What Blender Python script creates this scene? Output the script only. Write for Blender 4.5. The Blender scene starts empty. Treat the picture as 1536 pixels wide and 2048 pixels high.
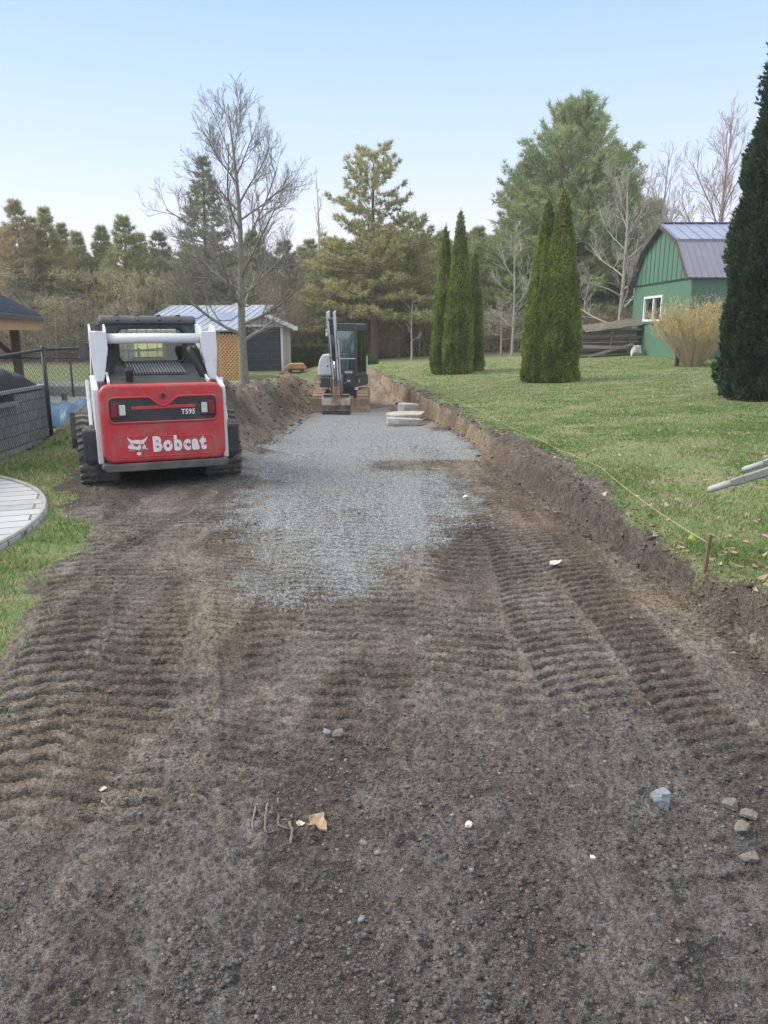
import bpy, math, random
import numpy as np
from mathutils import Vector, Matrix, Euler, noise as mnoise
R = math.radians
random.seed(7)
rng = np.random.default_rng(11)
scene = bpy.context.scene
COL = scene.collection

# ------------------------------------------------------------------ camera
PITCH = 13.66
FPX = 1518.0
cam_d = bpy.data.cameras.new('camera')
cam = bpy.data.objects.new('camera', cam_d)
COL.objects.link(cam)
cam.location = (0, 0, 1.6)
cam.rotation_euler = (R(90 - PITCH), 0, 0)
cam_d.sensor_fit = 'VERTICAL'
cam_d.sensor_height = 24.0
cam_d.lens = FPX / 2048 * 24.0
cam_d.clip_start = 0.05
cam_d.clip_end = 2000
scene.camera = cam

# ------------------------------------------------------------------ sky and sun
SUN_EL, SUN_ROT = 40.0, 278.0      # veiled soft sun, left of the camera and slightly behind
world = bpy.data.worlds.new('World')
scene.world = world
world.use_nodes = True
wn = world.node_tree.nodes; wl = world.node_tree.links
bg = wn['Background']
sky = wn.new('ShaderNodeTexSky')
sky.sky_type = 'NISHITA'
sky.sun_disc = False
sky.sun_elevation = R(SUN_EL)
sky.sun_rotation = R(SUN_ROT)
sky.air_density = 1.0
sky.dust_density = 0.3
sky.ozone_density = 4.0
# thin high veil: whitens the sky towards the horizon
tc_ = wn.new('ShaderNodeTexCoord'); sp_ = wn.new('ShaderNodeSeparateXYZ'); wl.new(tc_.outputs['Generated'], sp_.inputs[0])
vr = wn.new('ShaderNodeValToRGB'); e_ = vr.color_ramp.elements
while len(e_) < 5: e_.new(.5)
for el_, (p_, c_) in zip(e_, [(0.0, (4.9, 4.5, 4.6)), (.08, (4.25, 4.15, 4.7)), (.2, (3.0, 3.6, 4.6)), (.38, (1.75, 2.75, 4.1)), (.72, (7.4, 7.2, 6.9))]):
    el_.position = p_; el_.color = (c_[0] / 8, c_[1] / 8, c_[2] / 8, 1)
wl.new(sp_.outputs[2], vr.inputs[0])
vm = wn.new('ShaderNodeMixRGB'); vm.blend_type = 'MULTIPLY'; vm.inputs[0].default_value = 1; vm.inputs[2].default_value = (8, 8, 8, 1); wl.new(vr.outputs[0], vm.inputs[1])
mx_ = wn.new('ShaderNodeMixRGB'); mx_.inputs[0].default_value = .92; wl.new(sky.outputs[0], mx_.inputs[1]); wl.new(vm.outputs[0], mx_.inputs[2])
wl.new(mx_.outputs[0], bg.inputs[0])
bg.inputs[1].default_value = 0.10
sun_d = bpy.data.lights.new('sun', 'SUN')
sun_d.energy = 1.5
sun_d.angle = R(35)
sun_d.color = (1.0, 0.9, 0.76)
sun = bpy.data.objects.new('sun', sun_d)
COL.objects.link(sun)
# the sky's sun_rotation turns clockwise from +Y seen from above
sa = R(SUN_ROT)
sdir = Vector((math.sin(sa) * math.cos(R(SUN_EL)), math.cos(sa) * math.cos(R(SUN_EL)), math.sin(R(SUN_EL))))
sun.rotation_euler = (-sdir).to_track_quat('-Z', 'Y').to_euler()
scene.view_settings.view_transform = 'Standard'
scene.view_settings.look = 'None'
scene.view_settings.exposure = 1.34
scene.view_settings.gamma = 1.0
scene.cycles.max_bounces = 6
scene.cycles.transparent_max_bounces = 12

# ------------------------------------------------------------------ projection helpers (pixels of the 1536x2048 photo)
_c, _s = math.cos(R(PITCH)), math.sin(R(PITCH))
def ray(px, py):
    x = (px - 768) / FPX; v = (1024 - py) / FPX
    return Vector((x, _c + v * _s, -_s + v * _c))
def atY(px, py, Y):
    r = ray(px, py); return Vector((r.x / r.y * Y, Y, 1.6 + r.z / r.y * Y))
def atZ(px, py, z):
    r = ray(px, py); t = (z - 1.6) / r.z
    return Vector((r.x * t, r.y * t, z))

# ------------------------------------------------------------------ mesh builder
class MB:
    def __init__(s):
        s.v = []; s.f = []; s.n = 0; s.blocks = []; s.nb = 0
    def add(s, vs, fs):
        o = s.n
        s.v.extend([tuple(p) for p in vs]); s.n += len(vs)
        s.f.extend([tuple(i + o for i in f) for f in fs])
        return s
    def box(s, c, size, rot=None, taper=None):
        hx, hy, hz = size[0] / 2, size[1] / 2, size[2] / 2
        vs = [Vector((x, y, z)) for z in (-hz, hz) for y in (-hy, hy) for x in (-hx, hx)]
        if taper:
            for p in vs:
                if p.z > 0: p.x *= taper[0]; p.y *= taper[1]
        if rot is not None:
            m = Euler(rot).to_matrix(); vs = [m @ p for p in vs]
        c = Vector(c)
        return s.add([p + c for p in vs], [(0, 2, 3, 1), (4, 5, 7, 6), (0, 1, 5, 4), (2, 6, 7, 3), (0, 4, 6, 2), (1, 3, 7, 5)])
    def bar(s, a, b, w, h=None, up=(0, 0, 1), w2=None, h2=None):
        """box section bar from a to b"""
        h = h or w; w2 = w2 or w; h2 = h2 or h
        a = Vector(a); b = Vector(b); d = (b - a).normalized(); u = Vector(up)
        if abs(d.dot(u)) > .99: u = Vector((0, 1, 0))
        x = d.cross(u).normalized(); z = x.cross(d).normalized()
        vs = []
        for p, ww, hh in ((a, w, h), (b, w2, h2)):
            vs += [p - x * ww / 2 - z * hh / 2, p + x * ww / 2 - z * hh / 2, p + x * ww / 2 + z * hh / 2, p - x * ww / 2 + z * hh / 2]
        return s.add(vs, [(0, 3, 2, 1), (4, 5, 6, 7), (0, 1, 5, 4), (1, 2, 6, 5), (2, 3, 7, 6), (3, 0, 4, 7)])
    def tube(s, pts, rad, n=8, cap=True):
        pts = [Vector(p) for p in pts]
        if not hasattr(rad, '__len__'): rad = [rad] * len(pts)
        vs = []; fs = []; prev = None
        for i, p in enumerate(pts):
            d = (pts[min(i + 1, len(pts) - 1)] - pts[max(i - 1, 0)])
            d = d.normalized() if d.length > 1e-9 else Vector((0, 0, 1))
            if prev is None:
                u = Vector((0, 0, 1)) if abs(d.z) < .9 else Vector((1, 0, 0))
                x = d.cross(u).normalized()
            else:
                x = (prev - d * prev.dot(d))
                x = x.normalized() if x.length > 1e-6 else d.orthogonal().normalized()
            prev = x; y = d.cross(x)
            for k in range(n):
                a = 2 * math.pi * k / n
                vs.append(p + (x * math.cos(a) + y * math.sin(a)) * rad[i])
        for i in range(len(pts) - 1):
            for k in range(n):
                k2 = (k + 1) % n
                fs.append((i * n + k, i * n + k2, (i + 1) * n + k2, (i + 1) * n + k))
        if cap:
            fs.append(tuple(range(n - 1, -1, -1))); fs.append(tuple((len(pts) - 1) * n + k for k in range(n)))
        return s.add(vs, fs)
    def prism(s, poly, a0, a1, axis='y'):
        """2D polygon (counter-clockwise) extruded along an axis; poly in the two other axes"""
        def P(p, t):
            if axis == 'y': return (p[0], t, p[1])
            if axis == 'x': return (t, p[0], p[1])
            return (p[0], p[1], t)
        n = len(poly)
        vs = [P(p, a0) for p in poly] + [P(p, a1) for p in poly]
        fs = [tuple(range(n)), tuple(range(2 * n - 1, n - 1, -1))]
        for i in range(n):
            j = (i + 1) % n
            fs.append((i, i + n, j + n, j))
        return s.add(vs, fs)
    def tris(s, V, F):
        """numpy block: V (n,3), F (m,3)"""
        s.blocks.append((np.asarray(V, np.float32), np.asarray(F, np.int32)))
        return s
    def build(s, name, mat, parent=None, smooth=False, bevel=0, seg=2):
        me = bpy.data.meshes.new(name)
        if s.blocks and not s.v:
            off = 0; Vs = []; Fs = []
            for V, F in s.blocks:
                Vs.append(V); Fs.append(F + off); off += len(V)
            V = np.concatenate(Vs); F = np.concatenate(Fs)
            mesh_np(me, V, F)
        else:
            for V, F in s.blocks:
                s.add([tuple(map(float, p)) for p in V], [tuple(map(int, f)) for f in F])
            me.from_pydata(s.v, [], s.f)
            me.update()
        if bevel or not s.blocks:
            import bmesh
            bm = bmesh.new(); bm.from_mesh(me)
            if len(bm.faces) < 60000: bmesh.ops.recalc_face_normals(bm, faces=bm.faces)
            bm.to_mesh(me); bm.free()
        if smooth:
            me.polygons.foreach_set('use_smooth', [True] * len(me.polygons))
        o = bpy.data.objects.new(name, me)
        COL.objects.link(o)
        if isinstance(mat, (list, tuple)):
            for m in mat: me.materials.append(m)
        elif mat: me.materials.append(mat)
        if parent is not None: o.parent = parent
        if bevel:
            b = o.modifiers.new('bevel', 'BEVEL'); b.width = bevel; b.segments = seg; b.limit_method = 'ANGLE'; b.angle_limit = R(35)
            b.harden_normals = False
        return o

def mesh_np(me, V, F):
    k = F.shape[1]
    me.vertices.add(len(V)); me.vertices.foreach_set('co', np.ascontiguousarray(V, np.float32).ravel())
    me.loops.add(F.size); me.loops.foreach_set('vertex_index', np.ascontiguousarray(F, np.int32).ravel())
    me.polygons.add(len(F)); me.polygons.foreach_set('loop_start', np.arange(0, F.size, k, dtype=np.int32))
    me.update(calc_edges=True)

def tag(o, label, cat, group=None, kind=None):
    o['label'] = label; o['category'] = cat
    if group: o['group'] = group
    if kind: o['kind'] = kind
    return o
def thing(name, label, cat, loc=(0, 0, 0), rz=0.0, group=None):
    o = bpy.data.objects.new(name, None); COL.objects.link(o)
    o.empty_display_size = .2
    o.location = loc; o.rotation_euler = (0, 0, rz)
    return tag(o, label, cat, group)
def copy_tree(o, parent=None):
    c = o.copy(); COL.objects.link(c)
    if parent is not None: c.parent = parent
    for ch in [k for k in bpy.data.objects if k.parent == o]: copy_tree(ch, c)
    return c

# ------------------------------------------------------------------ materials
def srgb(r, g, b):
    f = lambda c: ((c / 255 + .055) / 1.055) ** 2.4 if c > 10 else c / 255 / 12.92
    return (f(r), f(g), f(b), 1)
class NT:
    def __init__(s, name):
        s.m = bpy.data.materials.new(name); s.m.use_nodes = True
        s.t = s.m.node_tree; s.n = s.t.nodes; s.b = s.n['Principled BSDF']
    def node(s, typ, **kw):
        n = s.n.new(typ)
        for k, v in kw.items():
            if k.startswith('i_'):
                key = k[2:]; key = int(key) if key.isdigit() else key
                n.inputs[key].default_value = v
            else: setattr(n, k, v)
        return n
    def link(s, a, b): s.t.links.new(a, b)
    def coord(s, scale=(1, 1, 1), obj=False):
        tc = s.node('ShaderNodeTexCoord'); mp = s.node('ShaderNodeMapping')
        mp.inputs['Scale'].default_value = scale
        s.link(tc.outputs['Object'], mp.inputs[0]); return mp.outputs[0]
    def noise(s, scale, detail=4, rough=.6, vec=None, dist=0):
        n = s.node('ShaderNodeTexNoise', i_Scale=scale, i_Detail=detail, i_Roughness=rough, i_Distortion=dist)
        if vec is not None: s.link(vec, n.inputs['Vector'])
        return n.outputs[0]
    def ramp(s, fac, stops):
        n = s.node('ShaderNodeValToRGB'); e = n.color_ramp.elements
        while len(e) < len(stops): e.new(.5)
        for el, (p, c) in zip(e, stops): el.position = p; el.color = c if hasattr(c, '__len__') else (c, c, c, 1)
        s.link(fac, n.inputs[0]); return n.outputs[0]
    def mix(s, fac, a, b, typ='MIX'):
        n = s.node('ShaderNodeMixRGB', blend_type=typ)
        for i, v in ((0, fac), (1, a), (2, b)):
            if isinstance(v, bpy.types.NodeSocket): s.link(v, n.inputs[i])
            else: n.inputs[i].default_value = v
        return n.outputs[0]
    def math(s, op, a, b=0.0, c=None, clamp=False):
        n = s.node('ShaderNodeMath', operation=op, use_clamp=clamp)
        for i, v in ((0, a), (1, b)) + (((2, c),) if c is not None else ()):
            if isinstance(v, bpy.types.NodeSocket): s.link(v, n.inputs[i])
            else: n.inputs[i].default_value = v
        return n.outputs[0]
    def bump(s, h, strength=.5, dist=.01):
        n = s.node('ShaderNodeBump', i_Strength=strength, i_Distance=dist)
        s.link(h, n.inputs['Height']); s.link(n.outputs[0], s.b.inputs['Normal'])
    def attr(s, name):
        return s.node('ShaderNodeAttribute', attribute_name=name).outputs['Fac']
    def island(s): return s.node('ShaderNodeNewGeometry').outputs['Random Per Island']
    def color(s, v):
        if isinstance(v, bpy.types.NodeSocket): s.link(v, s.b.inputs['Base Color'])
        else: s.b.inputs['Base Color'].default_value = v
    def rough(s, v):
        if isinstance(v, bpy.types.NodeSocket): s.link(v, s.b.inputs['Roughness'])
        else: s.b.inputs['Roughness'].default_value = v

def mat(name, c, rough=.6, metal=0.0, var=.25, scale=8, bump=0.0, bscale=40, dirt=None, dscale=3, dlo=.5, dhi=.7):
    m = NT(name); co = m.coord()
    n = m.noise(scale, 5, .65, co)
    dark = tuple(x * (1 - var) for x in c[:3]) + (1,); lite = tuple(min(1, x * (1 + var)) for x in c[:3]) + (1,)
    col = m.ramp(n, [(.3, dark), (.7, lite)])
    if dirt:
        d = m.ramp(m.noise(dscale, 7, .7, co), [(dlo, 0.0), (dhi, 1.0)])
        col = m.mix(d, col, dirt)
        m.rough(m.math('ADD', m.math('MULTIPLY', d, .5 * (.9 - rough)), rough, clamp=True))
    else:
        m.rough(m.math('ADD', m.math('MULTIPLY', n, .2), max(0, rough - .1), clamp=True))
    m.color(col); m.b.inputs['Metallic'].default_value = metal
    if bump: m.bump(m.noise(bscale, 6, .65, co), bump, .01)
    return m.m

def leafmat(name, stops, rough=.7, trans=.25, nscale=None):
    """colour differs from leaf to leaf, as leaves do"""
    m = NT(name); isl = m.island()
    fac = isl
    if nscale:
        co = m.coord(); fac = m.math('ADD', m.math('MULTIPLY', isl, .6), m.math('MULTIPLY_ADD', m.noise(nscale, 3, .6, co), 1.6, -.6), clamp=True)
    col = m.ramp(fac, stops); m.color(col); m.rough(rough)
    m.b.inputs['Specular IOR Level'].default_value = .25
    if trans:
        tr = m.node('ShaderNodeBsdfTranslucent'); m.link(col, tr.inputs[0])
        mx = m.node('ShaderNodeMixShader'); mx.inputs[0].default_value = trans
        out = m.n['Material Output']
        m.link(m.b.outputs[0], mx.inputs[1]); m.link(tr.outputs[0], mx.inputs[2]); m.link(mx.outputs[0], out.inputs[0])
    return m.m

# ------------------------------------------------------------------ numpy noise
def _h(ix, iy, seed):
    n = (ix.astype(np.int64) * 374761393 + iy.astype(np.int64) * 668265263 + seed * 1442695041) & 0xffffffff
    n = ((n ^ (n >> 13)) * 1274126177) & 0xffffffff
    n = (n ^ (n >> 16)) & 0xffffffff
    return n
def vn(x, y, seed=0):
    x = np.asarray(x, np.float64); y = np.asarray(y, np.float64)
    ix = np.floor(x); iy = np.floor(y); fx = x - ix; fy = y - iy
    ux = fx * fx * fx * (fx * (fx * 6 - 15) + 10); uy = fy * fy * fy * (fy * (fy * 6 - 15) + 10)
    def g(dx, dy):
        a = _h(ix + dx, iy + dy, seed) * (2 * math.pi / 4294967296.0)
        return np.cos(a) * (fx - dx) + np.sin(a) * (fy - dy)
    a = g(0, 0); b = g(1, 0); c = g(0, 1); d = g(1, 1)
    return (a + (b - a) * ux) * (1 - uy) + (c + (d - c) * ux) * uy     # about -0.7..0.7
def fbm(x, y, s, o=4, seed=0, gain=.5):
    r = 0; a = 1.0
    for i in range(o):
        r = r + a * vn(np.asarray(x) * s, np.asarray(y) * s, seed + i * 17); s *= 2.03; a *= gain
    return r
def sstep(a, b, x):
    t = np.clip((x - a) / (b - a), 0, 1); return t * t * (3 - 2 * t)

def instance_np(base_v, base_f, pos, rot_axis_angle=None, scale=None, M=None):
    """copies of a small mesh: M (n,3,3) matrices, pos (n,3)"""
    n = len(pos); k = len(base_v)
    V = np.einsum('nij,kj->nki', M, base_v) + pos[:, None, :]
    F = base_f[None, :, :] + (np.arange(n) * k)[:, None, None]
    return V.reshape(-1, 3), F.reshape(-1, base_f.shape[1])
def rand_rot(n):
    q = rng.normal(size=(n, 4)); q /= np.linalg.norm(q, axis=1)[:, None]
    w, x, y, z = q.T
    return np.stack([np.stack([1 - 2 * (y * y + z * z), 2 * (x * y - z * w), 2 * (x * z + y * w)], -1),
                     np.stack([2 * (x * y + z * w), 1 - 2 * (x * x + z * z), 2 * (y * z - x * w)], -1),
                     np.stack([2 * (x * z - y * w), 2 * (y * z + x * w), 1 - 2 * (x * x + y * y)], -1)], 1)
# ================================================================== TERRAIN
I = np.interp
def f_xb(y):   # foot of the cut bank on the right
    return I(y, [0, 1.5, 3.7, 4.3, 5.1, 6, 7.4, 9.3, 11, 14.3, 17, 20, 24, 31, 60], [2.9, 2.5, 2.0, 1.88, 1.73, 1.63, 1.49, 1.30, 1.38, 1.36, 1.13, .92, .42, -.48, -4])
def f_xt(y):   # its top edge
    return I(y, [0, 1.5, 3.9, 4.4, 5.5, 7, 8, 9.2, 10.5, 12.6, 20, 24.4, 31.5, 60], [3.0, 2.6, 2.06, 1.96, 1.80, 1.66, 1.66, 1.66, 1.62, 1.57, 1.16, .62, -.28, -3.8])
def f_led(y): return I(y, [0, 3.9, 5.5, 7, 9.2, 12.6, 20, 31, 45, 80, 400], [.12, .155, .2, .25, .19, .04, -.1, -.1, .0, .5, 2])
def f_dig(y): return I(y, [0, 6.5, 9, 11, 14, 18, 21, 25, 28, 31, 400], [0, 0, -.06, -.16, -.36, -.56, -.70, -.68, -.38, -.1, -.1])
def f_xl(y):   # left limit of the dug soil
    return I(y, [0, 2, 3, 3.6, 5.3, 6.1, 6.8, 8, 9.2, 10, 10.8, 11.5, 14, 19, 24, 31, 60],
             [-1.5, -1.6, -1.68, -1.95, -2.15, -2.35, -2.95, -3.4, -3.7, -3.1, -2.45, -1.98, -1.97, -2.1, -2.25, -2.6, -5])
def f_left(y): return I(y, [0, 8, 12, 20, 24, 28, 34, 45, 80, 400], [.04, .04, .0, .0, -.1, -.3, -.28, -.1, .3, 2])
MOUNDS = [(-2.85, 13.1, .75, 1.5, .62), (-3.1, 15.8, .8, 1.5, .42), (-3.0, 18.6, .7, 1.6, .26), (-2.9, 22, .7, 2, .25), (-3.0, 26, 1.0, 2.2, .25),
          (-4.25, 11.2, .45, .8, .50), (-3.55, 12.6, .8, .7, .62), (-4.0, 9.7, .3, .7, .10), (-1.3, 29.5, 1.8, 1.3, .12)]
def H0(x, y):
    """large shape of the ground, without crumbs"""
    x = np.asarray(x, float); y = np.asarray(y, float)
    xb = f_xb(y) + .04 * fbm(y, x * 0, 1.3, 4, 5); xt = f_xt(y) + .04 * fbm(y, x * 0 + 7, 1.7, 5, 9, .65)
    xt = np.maximum(xt, xb + .06)
    xl = f_xl(y) + .12 * fbm(y, x * 0, .9, 3, 21)
    lawn = f_led(y) + .05 * np.maximum(x - xt, 0) * sstep(0, 1.5, x - xt) - .012 * np.maximum(x - 14, 0)
    lawn = lawn + .02 * fbm(x, y, .5, 2, 3) * sstep(.2, 2, x - xt)
    dig = f_dig(y)
    dig = dig * (1 - sstep(-1.2, -1.9, x) * (y < 20) * sstep(11.2, 10.4, y))
    dig = dig + .02 * fbm(x, y, .6, 3, 31) + .05 * sstep(.5, 0, (xb - x)) * sstep(8, 12, y)
    left = f_left(y) + .0 * x
    wl = I(y, [0, 9, 11.5, 400], [.45, .45, .85, .9])
    tl = sstep(0, 1, (xl - x) / wl)
    m = 0
    for cx, cy, rx, ry, h in MOUNDS:
        m = m + h * np.exp(-((x - cx) / rx) ** 2 - ((y - cy) / ry) ** 2)
    m = m * (1 + .45 * fbm(x, y, 1.6, 4, 77)) * sstep(-.15, .5, (xl - x + .1))
    left = left + m
    z = dig * (1 - tl) + left * tl
    t = np.clip((x - xb) / (xt - xb), 0, 1)
    crumb = .10 * fbm(x * 2, y, 3, 4, 41) * np.sin(np.pi * t)
    tb = np.clip((t + .12 * fbm(y * 1.0, x * 0, 7, 3, 43) - .12) / .42, 0, 1)
    prof = .12 * np.clip(t / .3, 0, 1) + .76 * tb * tb * (3 - 2 * tb) + .12 * np.clip((t - .6) / .4, 0, 1)
    prof = np.clip(prof + crumb, 0, 1.2)
    z = np.where(x > xb, dig * (1 - prof) + lawn * prof, z)
    # loose soil thrown up along the edge of the lawn
    e = np.exp(-((x - xt - .12) / .16) ** 2) * sstep(31, 27, y)
    z = z + e * (.012 + .05 * np.clip(fbm(x, y, 2.3, 4, 51), 0, 1) + .05 * np.exp(-((y - 9.5) / 1.6) ** 2))
    return z

LANES = [  # (points (y, x), width, pitch, amplitude, y0, y1)
    ([(2.2, -.93), (3, -1.08), (4, -1.32), (5.5, -1.85), (8, -2.9)], .42, .100, .019, 2.0, 8.2),
    ([(2.2, -1.33), (3, -1.5), (4, -1.76), (5.5, -2.25), (8, -3.3)], .40, .100, .015, 1.9, 7.0),
    ([(2.6, -.42), (4, -.75), (5.5, -1.1), (8.5, -1.7)], .42, .095, .014, 2.4, 8.6),
    ([(1.2, -.6), (2, -.75), (3, -.5), (5, -.55), (9, -1.1), (12, -1.5)], .40, .100, .008, 3.2, 12),
    ([(2.5, .5), (4, .45), (6, .55), (9, .7), (14, .6)], .44, .105, .016, 2.9, 12),
    ([(2.5, .98), (4, .93), (7, .98), (10, .85), (14, .9)], .42, .105, .0115, 2.9, 10.5),
    ([(2, -.1), (4, -.02), (7, -.15), (12, -.1), (20, -.6)], .42, .100, .009, 3.0, 15),
    ([(2, 1.45), (3, 1.35), (5, 1.25), (7, 1.2), (10, 1.0)], .36, .095, .008, 2.2, 7.5),
    ([(2.5, 2.0), (3.7, 1.74), (4.5, 1.60), (6, 1.38), (7.5, 1.22)], .28, .045, .006, 2.2, 8),
    ([(1, -.2), (1.9, -.15), (2.8, -.25)], .38, .1, .007, .5, 2.4),
    ([(1, .95), (1.8, 1.0), (2.6, 1.2)], .40, .1, .010, .5, 2.4),
    ([(1, -1.1), (2, -1.2), (2.6, -1.3)], .42, .1, .010, .5, 2.3),
    ([(2.5, -.2), (4, -.36), (6, -.55), (9, -.7)], .40, .100, .012, 2.5, 8.5),
    ([(2.5, 1.4), (4, 1.32), (6, 1.2), (9, 1.05)], .36, .1, .011, 2.6, 8.5),
    ([(9, .2), (12, .1), (18, -.4)], .42, .1, .010, 8.5, 18), ([(3, -1.9), (5, -1.75), (7, -1.5), (9, -1.2)], .36, .1, .012, 4.2, 9),
    ([(8, -1.55), (10, -1.1), (14, -.8), (20, -1)], .4, .1, .008, 8, 18)]
def tread(x, y):
    """imprints of the tracks: transverse zig-zag ridges in lanes"""
    z = np.zeros_like(x); press = np.zeros_like(x)
    wob = .018 * fbm(x, y, 2.2, 3, 61)
    for k, (pts, w, pitch, amp, y0, y1) in enumerate(LANES):
        slant = (.12, -.3, .34, -.1, .25, -.28, .1, -.35, 0, .3, -.2, .25)[k % 12]; pitch = pitch * (1.0, 1.12, .9, 1.18, 1.05, .88, 1.1, .95)[k % 8]
        xc = I(y, [p[0] for p in pts], [p[1] for p in pts]) + .03 * np.sin(y * 1.7 + k)
        u = (x - xc) / (w / 2)
        ins = sstep(1.06, .92, np.abs(u)) * sstep(y0 - .2, y0 + .35, y) * sstep(y1 + .3, y1 - .4, y)
        tri = np.abs(((u * 1.5 + .5) % 1.0) - .5) * 2
        ph = (y + wob + .017 * tri * pitch / .1 + (x - xc) * slant + .10 * (x - xc) ** 2 / .2 * (1 if k % 2 else -1)) / pitch + k * .37
        fr = ph % 1.0      # narrow sharp groove, broad crust with a raised rim beside it
        bar = 1 - sstep(.0, .06, fr) * sstep(.42, .26, fr) + .28 * np.exp(-((fr - .52) / .09) ** 2) + .2 * np.exp(-((fr - .97) / .05) ** 2)
        br = np.clip(.80 + 1.1 * fbm(x, y, .9, 3, 90 + k) + .28 * fbm(x, y, 14, 2, 190 + k), 0, 1.2)
        h = (2.6 if y0 > 1.5 else 1.3) * max(amp, .010 if pitch > .05 else 0) * (bar - .7) * br - .004 * min(1, amp / .01)
        z = z * (1 - ins) + h * ins
        press = np.maximum(press, ins)
        berm = np.exp(-((np.abs(u) - 1.08) / .11) ** 2) * sstep(y0 - .1, y0 + .4, y) * sstep(y1, y1 - .6, y)
        z = z + berm * amp * .8 * np.clip(.5 + fbm(x, y, 5, 3, 300 + k), 0, 1.3) * (1 - ins * .5)
    return z, press

GRAVEL = [(512, 905), (535, 870), (575, 850), (630, 822), (700, 818), (765, 815), (800, 852), (850, 853), (905, 872), (962, 892), (968, 925), (905, 937),
          (925, 985), (925, 1030), (885, 1065), (830, 1100), (790, 1135), (760, 1165), (690, 1190), (600, 1205), (490, 1200), (470, 1160), (500, 1080), (485, 1020), (510, 975), (498, 940)]
def _gpt(px, py):
    r = ray(px, py); Y = 5.0
    for _ in range(30): Y = (1.6 - float(f_dig(Y))) / (-r.z / r.y)
    return (r.x / r.y * Y, Y)
GPOLY = [_gpt(*p) for p in GRAVEL]
def poly_sd(x, y, P):
    """signed distance (in units where y is squeezed), positive inside"""
    ins = np.zeros(x.shape, bool); d = np.full(x.shape, 1e9)
    n = len(P)
    for i in range(n):
        x1, y1 = P[i]; x2, y2 = P[(i + 1) % n]
        c = ((y1 > y) != (y2 > y)) & (x < (x2 - x1) * (y - y1) / ((y2 - y1) if y2 != y1 else 1e-9) + x1)
        ins ^= c
        ex, ey = x2 - x1, y2 - y1; L = ex * ex + ey * ey + 1e-12
        t = np.clip(((x - x1) * ex + (y - y1) * ey) / L, 0, 1)
        d = np.minimum(d, np.hypot(x - x1 - t * ex, y - y1 - t * ey))
    return np.where(ins, d, -d)

def masks(x, y):
    xb = f_xb(y); xt = np.maximum(f_xt(y) + .05 * fbm(y, x * 0 + 7, 1.7, 4, 9), xb + .1); xl = f_xl(y) + .12 * fbm(y, x * 0, .9, 3, 21)
    n1 = fbm(x, y, 1.2, 5, 201); n2 = fbm(x, y, 4, 4, 207)
    # grass
    ed = (x - xt) + .03 - .22 * np.exp(-((y - 8) / 2.5) ** 2)
    gr = sstep(-.12, .22, ed + .28 * n1 + .10 * n2)
    lf = (xl - x) + .07
    soil_out = sstep(10.0, 11.2, y) * sstep(-4.9, -4.5, x) * sstep(29, 26, y)
    gl = sstep(-.05, .35, lf + .3 * n1 + .15 * n2) * (1 - soil_out)
    gl = np.maximum(gl, sstep(.3, .5, np.exp(-((x + 3.3) / .55) ** 2 - ((y - 20.5) / 1.6) ** 2) + .15 * n1))     # a green patch left between the heaps
    grass = np.where(x > xb, gr, gl)
    grass = np.where(y > 31.5, np.maximum(grass, sstep(31.2, 32.5, y + n1)), grass)
    # dead ground under the trees
    forest = sstep(37, 40, y - .12 * np.abs(x - 2) * 0 + 2 * n1) if True else 0
    gd = poly_sd(x, y, GPOLY)
    gv = sstep(-.42, .38, gd / (1 + .03 * y) + .42 * n1 + .26 * n2)
    thin = sstep(-.05, .4, n1 + .6 * fbm(x, y, .7, 3, 213)) * sstep(10, 7, y) * .5
    gv = gv * (1 - thin)
    band = np.exp(-((y - 9.4) / .65) ** 2) * sstep(-.5, .1, x)            # brown strip driven across the stone
    gv = gv * (1 - .85 * band) * (x < xb - .02) * (x > xl)
    bank = (x > xb) & (x < xt + .05)
    tt = np.clip((x - xb) / (xt - xb), 0, 1)
    clay = np.where(bank, sstep(6, 13, y) * sstep(.70, .45, tt + .25 * n1) , 0)
    clay = np.maximum(clay, sstep(17, 21, y) * (x < xb + .05) * (x > xl - 1.5) * .85 * (1 - sstep(31, 33, y)))
    clay = np.maximum(clay, .8 * sstep(.40, .1, np.abs(x - xb + .33)) * sstep(2.5, 4, y) * (x < xb) * np.clip(.5 + 1.5 * n1, 0, 1))
    clay = np.maximum(clay, .45 * sstep(10, 12, y) * (x < xl + .3) * (x > -5) * np.clip(.7 + n1, 0, 1))
    clay = np.maximum(clay, .35 * sstep(0.1, .45, fbm(x, y, .55, 3, 222)) * (x < xb) * (x > xl))
    grey = sstep(3.4, 1.9, y + .8 * fbm(x, y, .8, 3, 231) - .35 * x) 
    damp = sstep(-.35, .35, fbm(x * 2.6, y * .45, 1.0, 5, 241) + .25 * n2)
    damp = damp * (1 - .9 * bank * np.maximum(sstep(13, 8, y), sstep(.45, .65, tt + .2 * n1)))
    return dict(damp=damp, grass=grass, gravel=gv, clay=clay, grey=grey, forest=forest)

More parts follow.
